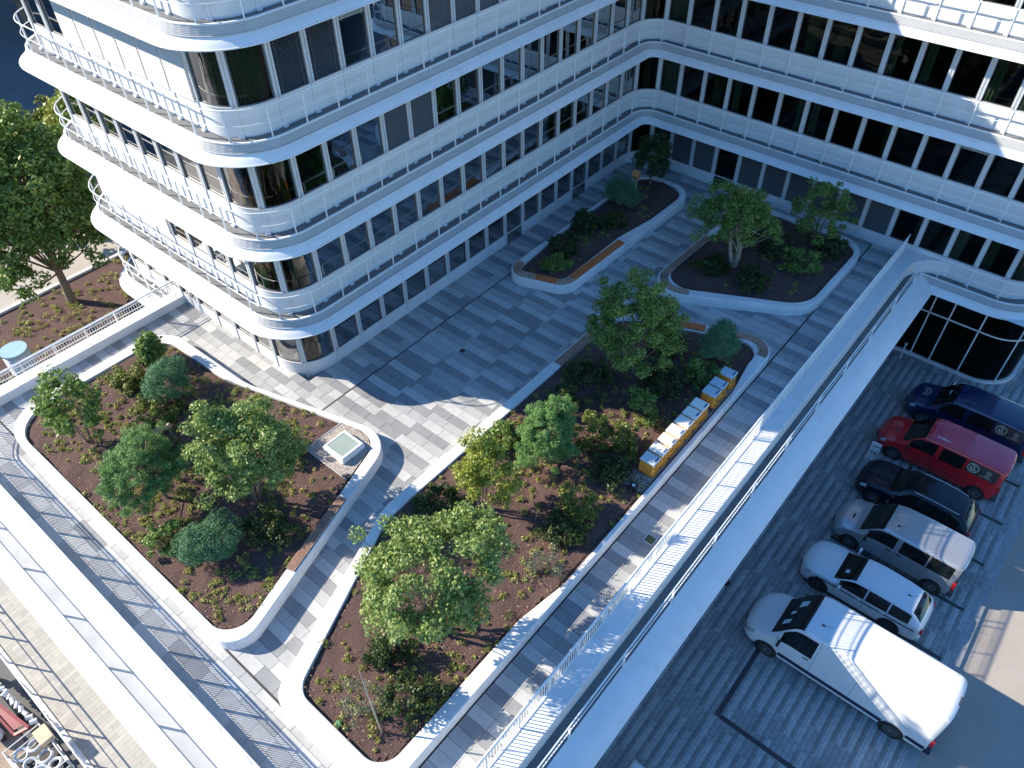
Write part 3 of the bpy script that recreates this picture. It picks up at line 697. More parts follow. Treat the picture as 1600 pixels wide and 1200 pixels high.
def window(p, t, f, style, w=1.0, rnd=random):
    rz = math.atan2(t.y, t.x); z = f+1.0
    o = inst('window', me_win, (p.x, p.y, z), bld, rz=rz, scale=(w, 1, 1))
    def ch(nm, me, **kw):
        c = bpy.data.objects.new(nm, me); C.objects.link(c); c.parent = o
        for a, b in kw.items(): c[a] = b
        return c
    ch('pane', me_pane)
    if style == 'door':
        d = ch('door_panel', me_pane); d.location = (0, .09, -.97); d.scale = (1, 1, .46)
    if style in ('full', 'dark', 'top', 'open'): bo = ch('blind', {'full': BL_full, 'dark': BL_dark, 'top': BL_top, 'open': BL_open}[style])
    elif style != 'clear' and rnd.random() < .55: ch('curtain', rnd.choice(CUR))
    if style == 'full': bo.location = (0, .10, 0)
    return o
def curved(s0, s1, f, style='clear'):
    Q = sub_s(WP, WD, s0+.105, s1-.105); z0, z1 = f+1.0, f+3.08
    fr_ = MB()
    for prof in ([(-.09, z0), (-.02, z0), (-.02, z0+.032), (-.09, z0+.032)], [(-.09, z1-.032), (-.02, z1-.032), (-.02, z1), (-.09, z1)]):
        V, F = ribbon(Q, prof); fr_.add(V, F)
    for q0, q1 in ((Q[0], Q[1]), (Q[-2], Q[-1])):
        V, F = ribbon([q0, q0.lerp(q1, min(1, .05/max(1e-6, (q1-q0).length)))] if q0 is Q[0] else [q1.lerp(q0, min(1, .05/max(1e-6, (q1-q0).length))), q1], [(-.095, z0-.002), (-.015, z0-.002), (-.015, z1+.002), (-.095, z1+.002)]); fr_.add(V, F)
    o = fr_.build('window', MDKF, bld)
    V, F = [], []
    m = len(Q)
    Qn = [(Q[min(i+1, m-1)]-Q[max(i-1, 0)]).normalized() for i in range(m)]
    for zz in (z0+.032, z1-.032): V += [(q.x+t.y*.055, q.y-t.x*.055, zz) for q, t in zip(Q, Qn)]
    F = [(i, i+1, m+i+1, m+i) for i in range(m-1)]
    obj('pane', V, F, MGLASS, o, smooth=True)
    if random.random() < .8:
        n = 60; L0, D0 = Q, arclen(Q); V = []; F = []; a = random.choice([0, .3, .5]); b_ = random.choice([.6, .8, 1]); 
        for i in range(n+1):
            s = D0[-1]*(a+(b_-a)*i/n); p, t = at_s(L0, D0, s); q = .35+.05*math.sin(i*.9)
            V += [(p.x+t.y*q, p.y-t.x*q, z0-.4), (p.x+t.y*q, p.y-t.x*q, z1)]
        for i in range(n): F.append((2*i, 2*i+2, 2*i+3, 2*i+1))
        obj('curtain', V, F, MCURT, o)
def mullion(s, f):
    p, t = at_s(WP, WD, s); rz = math.atan2(t.y, t.x)
    o = inst('mullion', me_mul, (p.x, p.y, f+1.0), bld, rz=rz)
    c = bpy.data.objects.new('foot', me_leg); C.objects.link(c); c.parent = o
# sequence of mullion stations along the wall (travel: B south -> inner corner -> A -> corner -> C)
sB = [near_s(WP, WD, (BX, .95+1.383*i)) for i in range(14)]          # i = 0..13
sIn0, sIn1 = sB[-1], near_s(WP, WD, (13.60+1.375*15, AY))
sIn = [sIn0+(sIn1-sIn0)*q/3 for q in (1, 2)]
sA = [near_s(WP, WD, (13.60+1.375*i, AY)) for i in range(15, -1, -1)]
sC = [near_s(WP, WD, (CX, 23.0+1.37*i)) for i in range(9)]
sCor = [(sA[-1]+sC[0])/2]
s34 = near_s(WP, WD, (CX, NY-1.5)); sEnd = [s34+1.2, s34+2.5]
s_sb = sB[0]; sBcor = [s_sb-1.45*q for q in (1, 2, 3, 4, 5)]
for k, f in enumerate(FLOORS[:5]):
    for s in sB+sIn+sA+sCor+sC+sBcor+sEnd:
        p, _ = at_s(WP, WD, s)
        mullion(s, f)
    def put(sa, sb, style):
        sm = (sa+sb)/2; p, t = at_s(WP, WD, sm); window(p, t, f, style, (abs(sb-sa)-.21)/1.165)
    for i in range(13):
        st = 'top' if random.random() < .10 else 'std'
        if k == 0 and i in (4, 5, 6, 7, 8, 9, 11, 12): st = 'dark'
        if k == 0 and i == 10: st = 'door'
        put(sB[i], sB[i+1], st)
    for a, b in ((sIn0, sIn[0]), (sIn[0], sIn[1]), (sIn[1], sIn1)): curved(a, b, f)
    for i in range(15):
        st = 'std' if random.random() < .72 else ('top' if random.random() < .35 else 'clear')
        if k == 3 and i in (0, 1): st = 'open'
        if k == 3 and i in (5, 6, 7, 8): st = 'dark'
        if k == 2 and i in (3, 4): st = 'dark'
        if k == 1 and i in (0, 1, 2): st = 'top'
        if k == 0: st = 'door' if i in (8, 12) else 'clear'
        put(sA[15-i], sA[14-i], st)
    curved(sA[-1], sCor[0], f); curved(sCor[0], sC[0], f)
    for i in range(8):
        st = 'std'
        if k == 3 and i <= 5: st = 'full'
        if k == 1 and i >= 4: st = 'full'
        put(sC[i], sC[i+1], st)
    put(sC[8], s34, 'clear') if s34-sC[8] > .5 else None
    for a, b in ((sEnd[0], sEnd[1]),): curved(a, b, f)
    for a, b in zip(sBcor[::-1], (sBcor[::-1]+[s_sb])[1:]): curved(a, b, f)
# ---- parking level glass hall below the east wing
GW = [(31.5, 5.2, 0), (36.72, 5.2, 1.5), (36.72, -1.3, 1.75), (FAR, -1.3, 0)]
GWp = rpath(GW, 0, 14)
# travel east then south then east: outside is the right-hand side
V, F = sweep(GW, [(0, ZP+.12), (0, -.75)], 14, caps=False); hall = obj('glazed_wall', V, F, MGLASS, bld, smooth=True)
GD = arclen(GWp)
gm = MB(); s = 1.1
for s in [near_s(GWp, GD, q) for q in ((34.9, 5.2), (36.4, 4.5), (36.72, 3.31), (36.72, 2.37), (36.72, .93), (37.2, -.8), (39.2, -1.3), (40.9, -1.3), (42.6, -1.3), (44.3, -1.3))]:
    p, t = at_s(GWp, GD, s)
    MB().tube([(p.x+.0, p.y, ZP+.1), (p.x, p.y, -.8)], .045, 4).build('glazing_bar', MRAIL, hall)
for z in (ZP+2.82,): MB().tube([(p.x, p.y, z) for p in GWp], .045, 4).build('transom', MRAIL, hall)
V, F = sweep(GW, [(.06, ZP+.12), (-.16, ZP+.12), (-.16, ZP-.02)], 14, caps=False); obj('plinth', V, F, MCON, bld)
V, F = sweep(GW, [(.1, ZP+.05), (3.5, ZP+.05), (3.5, -.6)], 10, caps=False); obj('hall_interior', V, F, MINT, bld)
obj('soffit', [(FAR, SY-.9, -.86), (35.5, SY-.9, -.86), (35.5, 5.6, -.86), (FAR, 5.6, -.86)], [(0, 1, 2, 3)], MWALL, bld)
# out-of-view block, added to cast shade over the road
nb = empty('shade_block', (10, 112, ZP), 'plain grey block added out of view to shade the road', 'building')
m = MB(); m.box(-35, 108, ZP-.1, 75, 120, 30); m.build('wall', simple('grey_render', (.33, .33, .32), .9), nb)
wm = tri_mesh('window', *(lambda q: (q.V, q.F))(MB().box(-.8, -.05, 0, .8, .02, 1.7)), MCARG)
for i in range(24):
    for j in range(7): inst('window', wm, (-30+i*4.3, 108, ZP+3+j*4), nb)

# ------------------------------------------------------------------ plants
def leaves_mesh(name, ctr, nrm, size, mat, asp=.55, fold=.25, rnd_n=.8):
    """ctr (n,3), nrm (n,3): one folded diamond leaf per point"""
    n = len(ctr); r = RNG
    d = nrm+r.normal(0, rnd_n, (n, 3)); d /= np.linalg.norm(d, axis=1)[:, None]+1e-9
    a = r.normal(0, 1, (n, 3)); t = np.cross(d, a); t /= np.linalg.norm(t, axis=1)[:, None]+1e-9; b = np.cross(d, t)
    s = (size*r.uniform(.6, 1.35, n))[:, None]
    V = np.stack([ctr-t*s, ctr+b*s*asp+d*s*fold*.3, ctr+t*s, ctr-b*s*asp+d*s*fold*.3], 1).reshape(-1, 3)
    me = bpy.data.meshes.new(name); me.vertices.add(4*n); me.vertices.foreach_set('co', V.astype(np.float32).ravel())
    me.loops.add(4*n); me.loops.foreach_set('vertex_index', np.arange(4*n, dtype=np.int32)); me.polygons.add(n)
    me.polygons.foreach_set('loop_start', np.arange(0, 4*n, 4, dtype=np.int32)); me.materials.append(mat); me.update(); me.validate(); return me
def clump_points(cs, rads, per, shell=.45):
    P, N = [], []
    for c, q in zip(cs, rads):
        v = RNG.normal(0, 1, (per, 3)); v /= np.linalg.norm(v, axis=1)[:, None]; rr = q*RNG.uniform(shell, 1, per)**.6
        P.append(c+v*rr[:, None]*np.array([1, 1, .8])); N.append(v+np.array([0, 0, .5]))
    return np.concatenate(P), np.concatenate(N)
def crown_clumps(c, rh, rv, n, up=0, gap=.15, low=-.9):
    out = []
    ph = RNG.uniform(0, 6.28, 4)
    while len(out) < n:
        v = RNG.normal(0, 1, 3); v /= np.linalg.norm(v)
        if v[2] < low: continue
        az = math.atan2(v[1], v[0]); lump = 1+.16*math.sin(2*az+ph[0])+.12*math.sin(3*az+ph[1]+v[2]*2)+.10*math.sin(5*v[2]+ph[2])
        q = RNG.uniform(.45, 1.0)**.5*lump*(.95 if RNG.random() > gap else 1.18)
        tz = v[2]*rv*q; taper = 1-up*max(0, v[2])
        out.append(np.array([c[0]+v[0]*rh*q*taper*.88, c[1]+v[1]*rh*q*taper*.88, c[2]+tz*.9]))
    return np.array(out)
PG = {'P1': 'plants in the near left planter', 'P2': 'plants in the long planter', 'P3': 'plants in the narrow back planter', 'P4': 'plants in the right-hand shaded planter', 'NW': 'trees below the terrace by the path'}
def plant(kind, tag, bx, by, cx, cy, cz, rh, rv, leaf, label, cat, z0=SZ, dens=1.0, pale=False, ls=None):
    base = (bx, by, z0-.03)
    name = {'birch': 'tree', 'maple': 'tree', 'round': 'tree', 'slender': 'young_tree', 'pine': 'pine_tree', 'fir': 'fir_tree', 'dwarf': 'dwarf_pine', 'shrub': 'shrub', 'tall': 'tall_shrub', 'grey': 'sparse_shrub'}[kind]
    t = empty(name, base, label, cat, PG[tag])
    c = np.array([cx-bx, cy-by, cz-base[2]]); mat = L[leaf]; bark = MBARK2 if pale else MBARK
    tb = MB()
    if kind in ('birch', 'maple', 'round', 'slender', 'tall'):
        ncl = int({'birch': 190, 'maple': 420, 'round': 90, 'slender': 95, 'tall': 85}[kind]*dens)
        cl = crown_clumps(c, rh, rv, ncl, up={'slender': .35}.get(kind, .1), low=-.5 if kind == 'birch' else -.75)
        per = {'birch': 120, 'maple': 95, 'round': 120, 'slender': 90, 'tall': 42}[kind]; cr = {'birch': .30, 'maple': .55, 'round': .27, 'slender': .24, 'tall': .26}[kind]
        P, N = clump_points(cl, RNG.uniform(.7, 1.25, len(cl))*cr, per, .25)
        size = ls or {'birch': .055, 'maple': .10, 'round': .045, 'slender': .05, 'tall': .075}[kind]
        stems = {'birch': 3, 'maple': 1, 'round': 1, 'slender': 4, 'tall': 5}[kind]; tr = {'birch': .05, 'maple': .20, 'round': .05, 'slender': .028, 'tall': .018}[kind]
        if pale and kind == 'birch': tr = .085
        zc = max(.3, c[2]-rv*.45)
        tops = []
        for k in range(stems):
            a = 2*math.pi*k/stems+RNG.uniform(-.4, .4); sp = rh*(.28 if stems > 1 else .05); b0 = .07 if stems > 1 else 0
            p0 = np.array([b0*math.cos(a), b0*math.sin(a), 0]); p3 = np.array([c[0]+sp*math.cos(a), c[1]+sp*math.sin(a), c[2]+rv*.35])
            pts = [p0+(p3-p0)*f+np.array([RNG.normal(0, .03), RNG.normal(0, .03), 0])*(0 < f < 1) for f in (0, .25, .5, .75, 1)]
            tb.tube(pts, [tr*1.35, tr, tr*.8, tr*.55, tr*.25], 8, cap=False); tops.append(pts)
        lb = MB()
        for q in cl[::(3 if kind != 'maple' else 5)]:
            st = tops[RNG.integers(len(tops))]; j = RNG.integers(1, 4); a = st[j]; m = (a+q)/2+np.array([0, 0, -.05])
            lb.tube([a, m, q], [tr*.32, tr*.2, .006], 5, cap=False)
        tb.build('trunk', bark, t, world=False, smooth=True); lb.build('limbs', bark, t, world=False, smooth=True, kind='stuff')
    elif kind in ('shrub', 'grey'):
        cl = crown_clumps(c*np.array([1, 1, .62]), rh*.92, max(rv, .45*rh), int((38 if kind == 'shrub' else 26)*dens*max(1, rh/.75)), low=-.5, gap=.3)
        cl = cl[cl[:, 2] > .05]
        P, N = clump_points(cl, RNG.uniform(.7, 1.2, len(cl))*.20, 62 if kind == 'shrub' else 42, .2); size = ls or (.05 if kind == 'shrub' else .038)
        for q in cl[::2]: tb.tube([(RNG.normal(0, .04), RNG.normal(0, .04), 0), q*np.array([.5, .5, .6]), q], [.012, .009, .004], 4, cap=False)
        tb.build('stems', bark, t, world=False, kind='stuff')
    elif kind in ('pine', 'fir'):
        rv2 = max(rv, .85*rh); cl = crown_clumps(c, rh, rv2, 260, up=.25 if kind == 'pine' else .45, low=-.7, gap=.25)
        P, N = clump_points(cl, RNG.uniform(.7, 1.3, len(cl))*.19, 170, .15); size = .062; N = N*.6+np.array([0, 0, .6])
        tb.tube([(0, 0, 0), (c[0]*.5, c[1]*.5, c[2]*.6), (c[0], c[1], c[2]+rv2*.8)], [.06, .04, .012], 7, cap=False)
        for q in cl[::2]: tb.tube([(c[0]*.4, c[1]*.4, max(.2, q[2]-.35)), q], [.018, .005], 4, cap=False)
        tb.build('trunk', bark, t, world=False, smooth=True)
    elif kind == 'dwarf':
        cl = crown_clumps(c, rh*.97, max(rv, .72*rh), int(100*rh*rh)+34, low=-.35, gap=.05)
        P, N = clump_points(cl, RNG.uniform(.8, 1.25, len(cl))*.20*max(.8, rh), 230, .72); size = .030
        for k in range(4):
            q = cl[RNG.integers(len(cl))]; tb.tube([(0, 0, 0), q*np.array([.4, .4, .5]), q], [.05, .035, .015], 6, cap=False)
        tb.build('trunk', bark, t, world=False, smooth=True)
    asp = {'dwarf': .28, 'pine': .13, 'fir': .15, 'grey': .4}.get(kind, .58)
    me = leaves_mesh('crown', P, N, size, mat, asp)
    o = bpy.data.objects.new('crown' if kind not in ('shrub', 'grey') else 'foliage', me); link(o, t); o['kind'] = 'stuff'
    return t
PLANTS = [
 ('birch','P1',6.67,17.45,6.95,17.3,3.06,1.72,2.05,'pale','tallest pale green leafy tree in the near left planter','tree'),
 ('pine','P1',4.78,20.07,4.5,20.25,2.2,1.5,1.2,'pine','soft bright green pine beside the pale leafy tree in the near left planter','pine tree'),
 ('tall','P1',4.39,24.71,4.46,24.7,2.3,1.30,1.66,'green','open leggy shrub at the left tip of the near left planter, leaning over its rim','tall shrub'),
 ('tall','P1',8.33,26.84,8.47,26.79,1.1,.48,.8,'green','small thin shrub at the far corner of the near left planter by the curved rim','tall shrub'),
 ('dwarf','P1',7.65,24.58,7.8,24.53,1.15,1.08,.62,'blue','flat blue green dwarf pine at the far end of the near left planter','dwarf pine'),
 ('dwarf','P1',4.36,16.86,4.55,16.8,1.1,1.02,.5,'blue','dense round blue green dwarf pine near the front edge of the left planter','dwarf pine'),
 ('shrub','P1',6.89,26.44,7.02,26.4,.88,.85,.45,'olive','olive green shrub left of the flat dwarf pine in the left planter','shrub'),
 ('shrub','P1',6.57,23.86,6.76,23.8,.82,1.25,.5,'olive','wide olive green shrub between the pine and the flat dwarf pine','shrub'),
 ('shrub','P1',3.39,18.27,3.66,18.22,1.0,.75,.7,'green','small dark leafy shrub just left of the round dwarf pine','shrub'),
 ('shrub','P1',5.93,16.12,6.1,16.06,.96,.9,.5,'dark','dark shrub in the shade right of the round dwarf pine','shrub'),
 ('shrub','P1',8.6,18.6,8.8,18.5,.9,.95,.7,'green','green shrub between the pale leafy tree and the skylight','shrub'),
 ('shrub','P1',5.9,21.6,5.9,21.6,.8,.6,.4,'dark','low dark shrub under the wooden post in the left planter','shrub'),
 ('birch','P2',7.15,9.28,7.4,9.25,3.45,2.3,1.45,'pale','largest sunlit green tree in the long planter','tree'),
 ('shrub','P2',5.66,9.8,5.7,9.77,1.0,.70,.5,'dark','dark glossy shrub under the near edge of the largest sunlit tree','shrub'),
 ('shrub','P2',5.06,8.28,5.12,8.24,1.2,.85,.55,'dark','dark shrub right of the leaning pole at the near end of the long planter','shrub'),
 ('grey','P2',4.18,9.2,4.14,9.22,1.3,.78,.55,'grey','thin grey green shrub left of the leaning pole','shrub'),
 ('slender','P2',11.44,11.19,11.55,11.08,2.5,1.0,1.8,'yellow','slender bright yellow green tree in the middle of the long planter','tree'),
 ('fir','P2',14.54,10.71,14.56,10.69,2.0,1.16,1.55,'pine','conical blue tinged fir in the middle of the long planter','fir tree'),
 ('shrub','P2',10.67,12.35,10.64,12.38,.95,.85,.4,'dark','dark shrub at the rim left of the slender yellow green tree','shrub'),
 ('shrub','P2',14.34,12.53,14.24,12.6,.93,.85,.45,'green','green shrub between the slender tree and the fir along the rim','shrub'),
 ('shrub','P2',16.39,10.02,16.29,10.17,1.3,.75,1.0,'olive','olive shrub behind the fir, on the beehive side','shrub'),
 ('shrub','P2',16.83,8.94,16.74,9.0,1.2,.80,.85,'olive','olive shrub close behind the first white lidded beehives','shrub'),
 ('shrub','P2',15.43,8.5,15.4,8.5,1.02,.80,.45,'dark','very dark shrub left of the nearest beehive','shrub'),
 ('shrub','P2',13.48,8.49,13.46,8.52,1.1,.80,.6,'olive','brownish olive shrub on the sunlit mulch below the fir','shrub'),
 ('shrub','P2',12.33,8.44,12.34,8.44,.95,.80,.4,'dark','dark green shrub in front of the brownish olive one','shrub'),
 ('grey','P2',10.83,7.95,10.84,7.93,1.1,.62,.6,'grey','pale grey green shrub beside the right-hand rim of the long planter','shrub'),
 ('birch','P2',20.21,10.9,20.21,10.9,3.08,1.9,2.0,'green','multi-stem tree standing in the building shade in the long planter','tree'),
 ('dwarf','P2',23.38,8.41,23.3,8.6,1.45,.92,.9,'blue','tall dark blue green dwarf pine at the far end of the long planter','dwarf pine'),
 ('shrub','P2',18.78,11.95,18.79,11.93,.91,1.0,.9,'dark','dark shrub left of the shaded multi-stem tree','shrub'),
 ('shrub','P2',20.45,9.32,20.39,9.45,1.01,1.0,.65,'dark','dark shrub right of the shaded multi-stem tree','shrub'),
 ('shrub','P2',21.8,8.6,21.8,8.6,.97,.70,.6,'green','shaded shrub behind the bluish lidded beehives','shrub'),
 ('shrub','P2',18.78,9.16,18.7,9.33,1.09,.75,.8,'green','half shaded shrub behind the middle beehives','shrub'),
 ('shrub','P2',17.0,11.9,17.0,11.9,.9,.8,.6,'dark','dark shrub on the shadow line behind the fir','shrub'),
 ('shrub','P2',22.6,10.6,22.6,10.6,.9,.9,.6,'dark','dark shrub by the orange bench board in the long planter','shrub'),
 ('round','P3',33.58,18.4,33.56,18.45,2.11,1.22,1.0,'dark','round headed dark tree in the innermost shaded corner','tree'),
 ('dwarf','P3',30.8,18.53,30.83,18.47,1.15,.95,.65,'blue','dark dwarf pine beside the wooden nest box','dwarf pine'),
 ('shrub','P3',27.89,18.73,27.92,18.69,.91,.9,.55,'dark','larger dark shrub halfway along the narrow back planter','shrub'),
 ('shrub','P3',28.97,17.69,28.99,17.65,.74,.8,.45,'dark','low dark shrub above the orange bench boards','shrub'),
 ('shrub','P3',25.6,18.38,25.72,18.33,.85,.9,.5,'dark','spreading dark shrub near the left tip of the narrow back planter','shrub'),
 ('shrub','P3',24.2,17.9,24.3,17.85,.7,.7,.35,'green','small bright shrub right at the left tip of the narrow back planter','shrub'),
 ('birch','P4',29.7,11.27,29.54,11.5,3.05,2.0,1.35,'green','broad shaded tree with a pale thick trunk in the right-hand planter','tree'),
 ('slender','P4',33.52,9.07,33.51,9.1,2.4,1.35,1.6,'green','upright multi-stem tree in front of the blinds in the right-hand planter','tree'),
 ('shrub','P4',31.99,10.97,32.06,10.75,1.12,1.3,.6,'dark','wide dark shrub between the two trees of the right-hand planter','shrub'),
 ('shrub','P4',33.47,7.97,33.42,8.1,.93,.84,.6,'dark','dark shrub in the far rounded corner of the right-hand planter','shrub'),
 ('shrub','P4',31.35,8.62,31.35,8.62,.97,1.05,.7,'green','green shrub in front of the upright multi-stem tree','shrub'),
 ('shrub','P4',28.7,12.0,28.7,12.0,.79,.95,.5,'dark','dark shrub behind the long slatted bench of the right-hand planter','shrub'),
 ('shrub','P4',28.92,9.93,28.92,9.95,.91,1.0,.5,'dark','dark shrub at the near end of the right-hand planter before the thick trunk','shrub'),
]
for i, p in enumerate(PLANTS): plant(*p, pale=(i in (40,)), dens=(1.15 if p[9] == 'pale' else .8) if p[0] == 'birch' else 1)
ZL = ZP-.02
plant('maple', 'NW', 10.6, 42.6, 10.9, 42.5, .8, 3.7, 5.1, 'green', 'big broad leafed tree below the terrace at the left edge', 'tree', z0=ZL, ls=.12)
plant('maple', 'NW', 18.0, 47.6, 17.6, 47.6, .6, 2.8, 3.2, 'yellow', 'yellowish leafed tree beyond the big one, behind the balcony ends', 'tree', z0=ZL, dens=.6, ls=.11)
plant('maple', 'NW', 14.5, 50.2, 14.4, 50.2, -.6, 3.0, 3.2, 'olive', 'autumn tinted tree across the path behind the big one', 'tree', z0=ZL, dens=.6, ls=.11)
for i, (x, y, lb) in enumerate([(30, 88, 'dark shaded tree beyond the road, left of three'), (38, 92, 'dark shaded tree beyond the road, middle of three'), (46, 88, 'dark shaded tree beyond the road, right of three')]):
    plant('maple', 'NW', x, y, x, y, 1.5, 4.0, 4.2, 'dark', lb, 'tree', z0=ZL, dens=.5, ls=.16)
_cl = np.concatenate([crown_clumps(np.array([x, y, 1.0]), 3.8, 4.4, 110, low=-.8) for x, y in ((-4, -17), (6, -16), (17, -17.5), (28, -16), (40, -17), (52, -18), (-22, 4), (-23, 13), (-22, 22), (-23, 31), (-21, 40))])
_P, _N = clump_points(_cl, RNG.uniform(.5, .9, len(_cl)), 55, .2)
link(bpy.data.objects.new('tree_belt', leaves_mesh('tree_belt', _P, _N, .17, L['dark'])), None, kind='stuff')  # unseen trees: south row read from window reflections, west row added to green them
# low ground cover: many small tufts, one mass per planter
def ground_cover(key, n, seed, dens_fn=None):
    ip = PL[key]['ip']; r = np.random.default_rng(seed); xs = [p[0] for p in ip]; ys = [p[1] for p in ip]; P, N = [], []; k = 0; pt = np.array(ip)
    hubs = [(r.uniform(min(xs), max(xs)), r.uniform(min(ys), max(ys))) for _ in range(int(n/4))]
    tries = 0
    while k < n and tries < n*30:
        tries += 1
        h = hubs[r.integers(len(hubs))]; x, y = h[0]+r.normal(0, .7), h[1]+r.normal(0, .7)
        if not inside((x, y), ip) or np.hypot(pt[:, 0]-x, pt[:, 1]-y).min() < .16: continue
        if key == 'left' and 9.2 < x < 11.2 and 15.6 < y < 18.2: continue
        if key == 'long' and 16.0 < x < 22.6 and y < 8.2: continue
        R_ = r.uniform(.06, .19); m = int(20+R_*190); v = r.normal(0, 1, (m, 3)); v /= np.linalg.norm(v, axis=1)[:, None]; v[:, 2] = np.abs(v[:, 2])
        P.append(np.array([x, y, SZ+.01])+v*np.array([1, 1, .8])*R_*r.uniform(.4, 1, (m, 1))); N.append(v); k += 1
    me = leaves_mesh('ground_cover', np.concatenate(P), np.concatenate(N), .036, L['tuft'], .5, rnd_n=.6)
    o = bpy.data.objects.new('ground_cover', me); link(o, None, kind='stuff')
ground_cover('left', 760, 1); ground_cover('long', 760, 2); ground_cover('back', 50, 3); ground_cover('right', 70, 4)
MLIT = leafmat('fallen_leaves_and_bark_chips', [(.10, .05, .03), (.30, .20, .14), (.42, .22, .08), (.48, .38, .28)], .8, .1)
def litter(key, n, seed):
    ip = PL[key]['ip']; r = np.random.default_rng(seed); xs = [p[0] for p in ip]; ys = [p[1] for p in ip]; P = []
    while len(P) < n:
        x, y = r.uniform(min(xs), max(xs)), r.uniform(min(ys), max(ys))
        if inside((x, y), ip) and math.sin(x*1.7+seed)+math.sin(y*1.3+x*.6) > r.uniform(-2.2, 1.2): P.append((x, y, SZ+.045+r.normal(0, .012)))
    P = np.array(P); N = np.tile([0, 0, 1.0], (n, 1))
    me = leaves_mesh('leaf_litter', P, N, .026, MLIT, .5, rnd_n=.35); link(bpy.data.objects.new('leaf_litter', me), PT[key], kind='stuff').location = -PT[key].location
litter('left', 2600, 21); litter('long', 3600, 22); litter('back', 500, 23); litter('right', 700, 24)
def bed_cover():
    r = np.random.default_rng(9); P, N = [], []
    for _ in range(420):
        x, y = r.uniform(-2, 15), r.uniform(34, 44.3); R_ = r.uniform(.12, .3); m = 42; v = r.normal(0, 1, (m, 3)); v /= np.linalg.norm(v, axis=1)[:, None]; v[:, 2] = np.abs(v[:, 2])
        P.append(np.array([x, y, ZP])+v*R_*r.uniform(.4, 1, (m, 1))); N.append(v)
    o = bpy.data.objects.new('ground_cover', leaves_mesh('ground_cover', np.concatenate(P), np.concatenate(N), .05, L['tuft'], .45)); link(o, None, kind='stuff')
bed_cover()
# ------------------------------------------------------------------ terrace objects
# beehives
def hive(x, label, lid_mat, lid_w=.6):
    t = empty('beehive', (x+.28, 7.64, SZ+.12), label, 'beehive', 'beehives in a row on the planter rim')
    ox, oy = x+.28, 7.64
    b = MB()
    b.cbox(ox-.255, oy-.27, .56, ox+.255, oy+.27, .84, .008); b.cbox(ox-.25, oy-.265, .85, ox+.25, oy+.265, 1.06, .008)
    b.build('hive_box', MHIVE, t)
    b = MB(); b.box(ox-.25, oy-.30, .50, ox+.25, oy+.27, .555); b.box(ox-.2, oy-.34, .50, ox+.2, oy-.28, .52); b.build('floor_board', MHIVE, t)
    h = MB()
    for zz in (.74, .96):
        for xx in (-.1,): h.box(ox+xx, oy-.285, zz, ox+xx+.2, oy-.268, zz+.035)
    h.build('hand_grip', MDARK, t)
    l = MB(); l.cbox(ox-.235, oy-.30, 1.06, ox+.235, oy+.29, 1.15, .02); li = l.build('lid', lid_mat, t)
    MB().box(ox-.07, oy-.27, 1.146, ox+.17, oy-.20, 1.152).build('label_plate', simple('blue_plate', (.05, .09, .22), .5), t)
    for a in (-.2, .2): 
        for c_ in (-.2, .2): MB().box(ox+a-.02, oy+c_-.02, SZ-.02, ox+a+.02, oy+c_+.02, .50).build('leg', MDARK, t)
MLW = simple('white_beehive_lid', (.74, .73, .68), .5, 0, .06, 8); MLB = simple('blue_grey_beehive_lid', (.42, .55, .62), .4, .2, .12, 9)
hl = ['nearest beehive of the row, with a bluish crinkled metal lid', 'second beehive of the row, white lid, next to the crinkled metal one', 'third beehive of the row, with a white lid', 'fourth beehive of the row, with a white lid', 'fifth beehive of the row, with a white lid', 'sixth beehive of the row, with a white lid', 'white lidded beehive beside the gap in the row']
for i in range(7): hive(16.25+.575*i, hl[i], MHLID if i == 0 else MLW)
for i, (x, lb) in enumerate([(20.62, 'bluish lidded beehive just past the gap in the row'), (21.18, 'middle one of the three bluish lidded beehives'), (21.95, 'farthest beehive of the row, with a bluish lid')]): hive(x, lb, MLB)
# skylight on its gravel square
gvl = MB(); gp_ = [(9.32, 18.05), (9.32, 15.72), (10.9, 16.2), (11.2, 16.7), (11.2, 17.3), (11.02, 18.0)]
V, F = fill([gp_], SZ+.03); gvl.add(V, F); gvl.build('gravel_bed', MGRAVEL, PT['left'])
r_ = np.random.default_rng(5); gs = MB()
oc = [(1, 0, 0), (0, 1, 0), (-1, 0, 0), (0, -1, 0), (0, 0, .7)]
k = 0
while k < 1700:
    x, y = r_.uniform(9.3, 11.25), r_.uniform(15.7, 18.05)
    if not inside((x, y), gp_): continue
    q = r_.uniform(.014, .034); a = r_.uniform(0, 1.5)
    gs.add([(x+q*(vx*math.cos(a)-vy*math.sin(a)), y+q*(vx*math.sin(a)+vy*math.cos(a)), SZ+.03+q*vz) for vx, vy, vz in oc], [(0, 1, 4), (1, 2, 4), (2, 3, 4), (3, 0, 4)], k % 3); k += 1
gs.build('gravel', [MGRAVEL, simple('pale_gravel', (.55, .5, .45), .9), simple('pinkish_gravel', (.42, .31, .27), .9)], PT['left'], kind='stuff')
sk_ = empty('skylight', (10.24, 16.92, SZ), 'square white framed roof skylight on the gravel patch', 'skylight')
m = MB(); m.box(9.70, 16.37, SZ-.05, 10.78, 17.47, .66); m.build('kerb', MW, sk_)
m = MB(); a0, a1, b0, b1 = 9.73, 10.75, 16.40, 17.44
for q in ((a0, b0, a1, b0+.09), (a0, b1-.09, a1, b1), (a0, b0+.09, a0+.09, b1-.09), (a1-.09, b0+.09, a1, b1-.09)): m.cbox(q[0], q[1], .66, q[2], q[3], .72, .006)
m.build('frame', MW, sk_)
obj('pane', [(a0+.09, b0+.09, .705), (a1-.09, b0+.09, .705), (a1-.09, b1-.09, .705), (a0+.09, b1-.09, .705)], [(0, 1, 2, 3)], MSKYL, sk_)
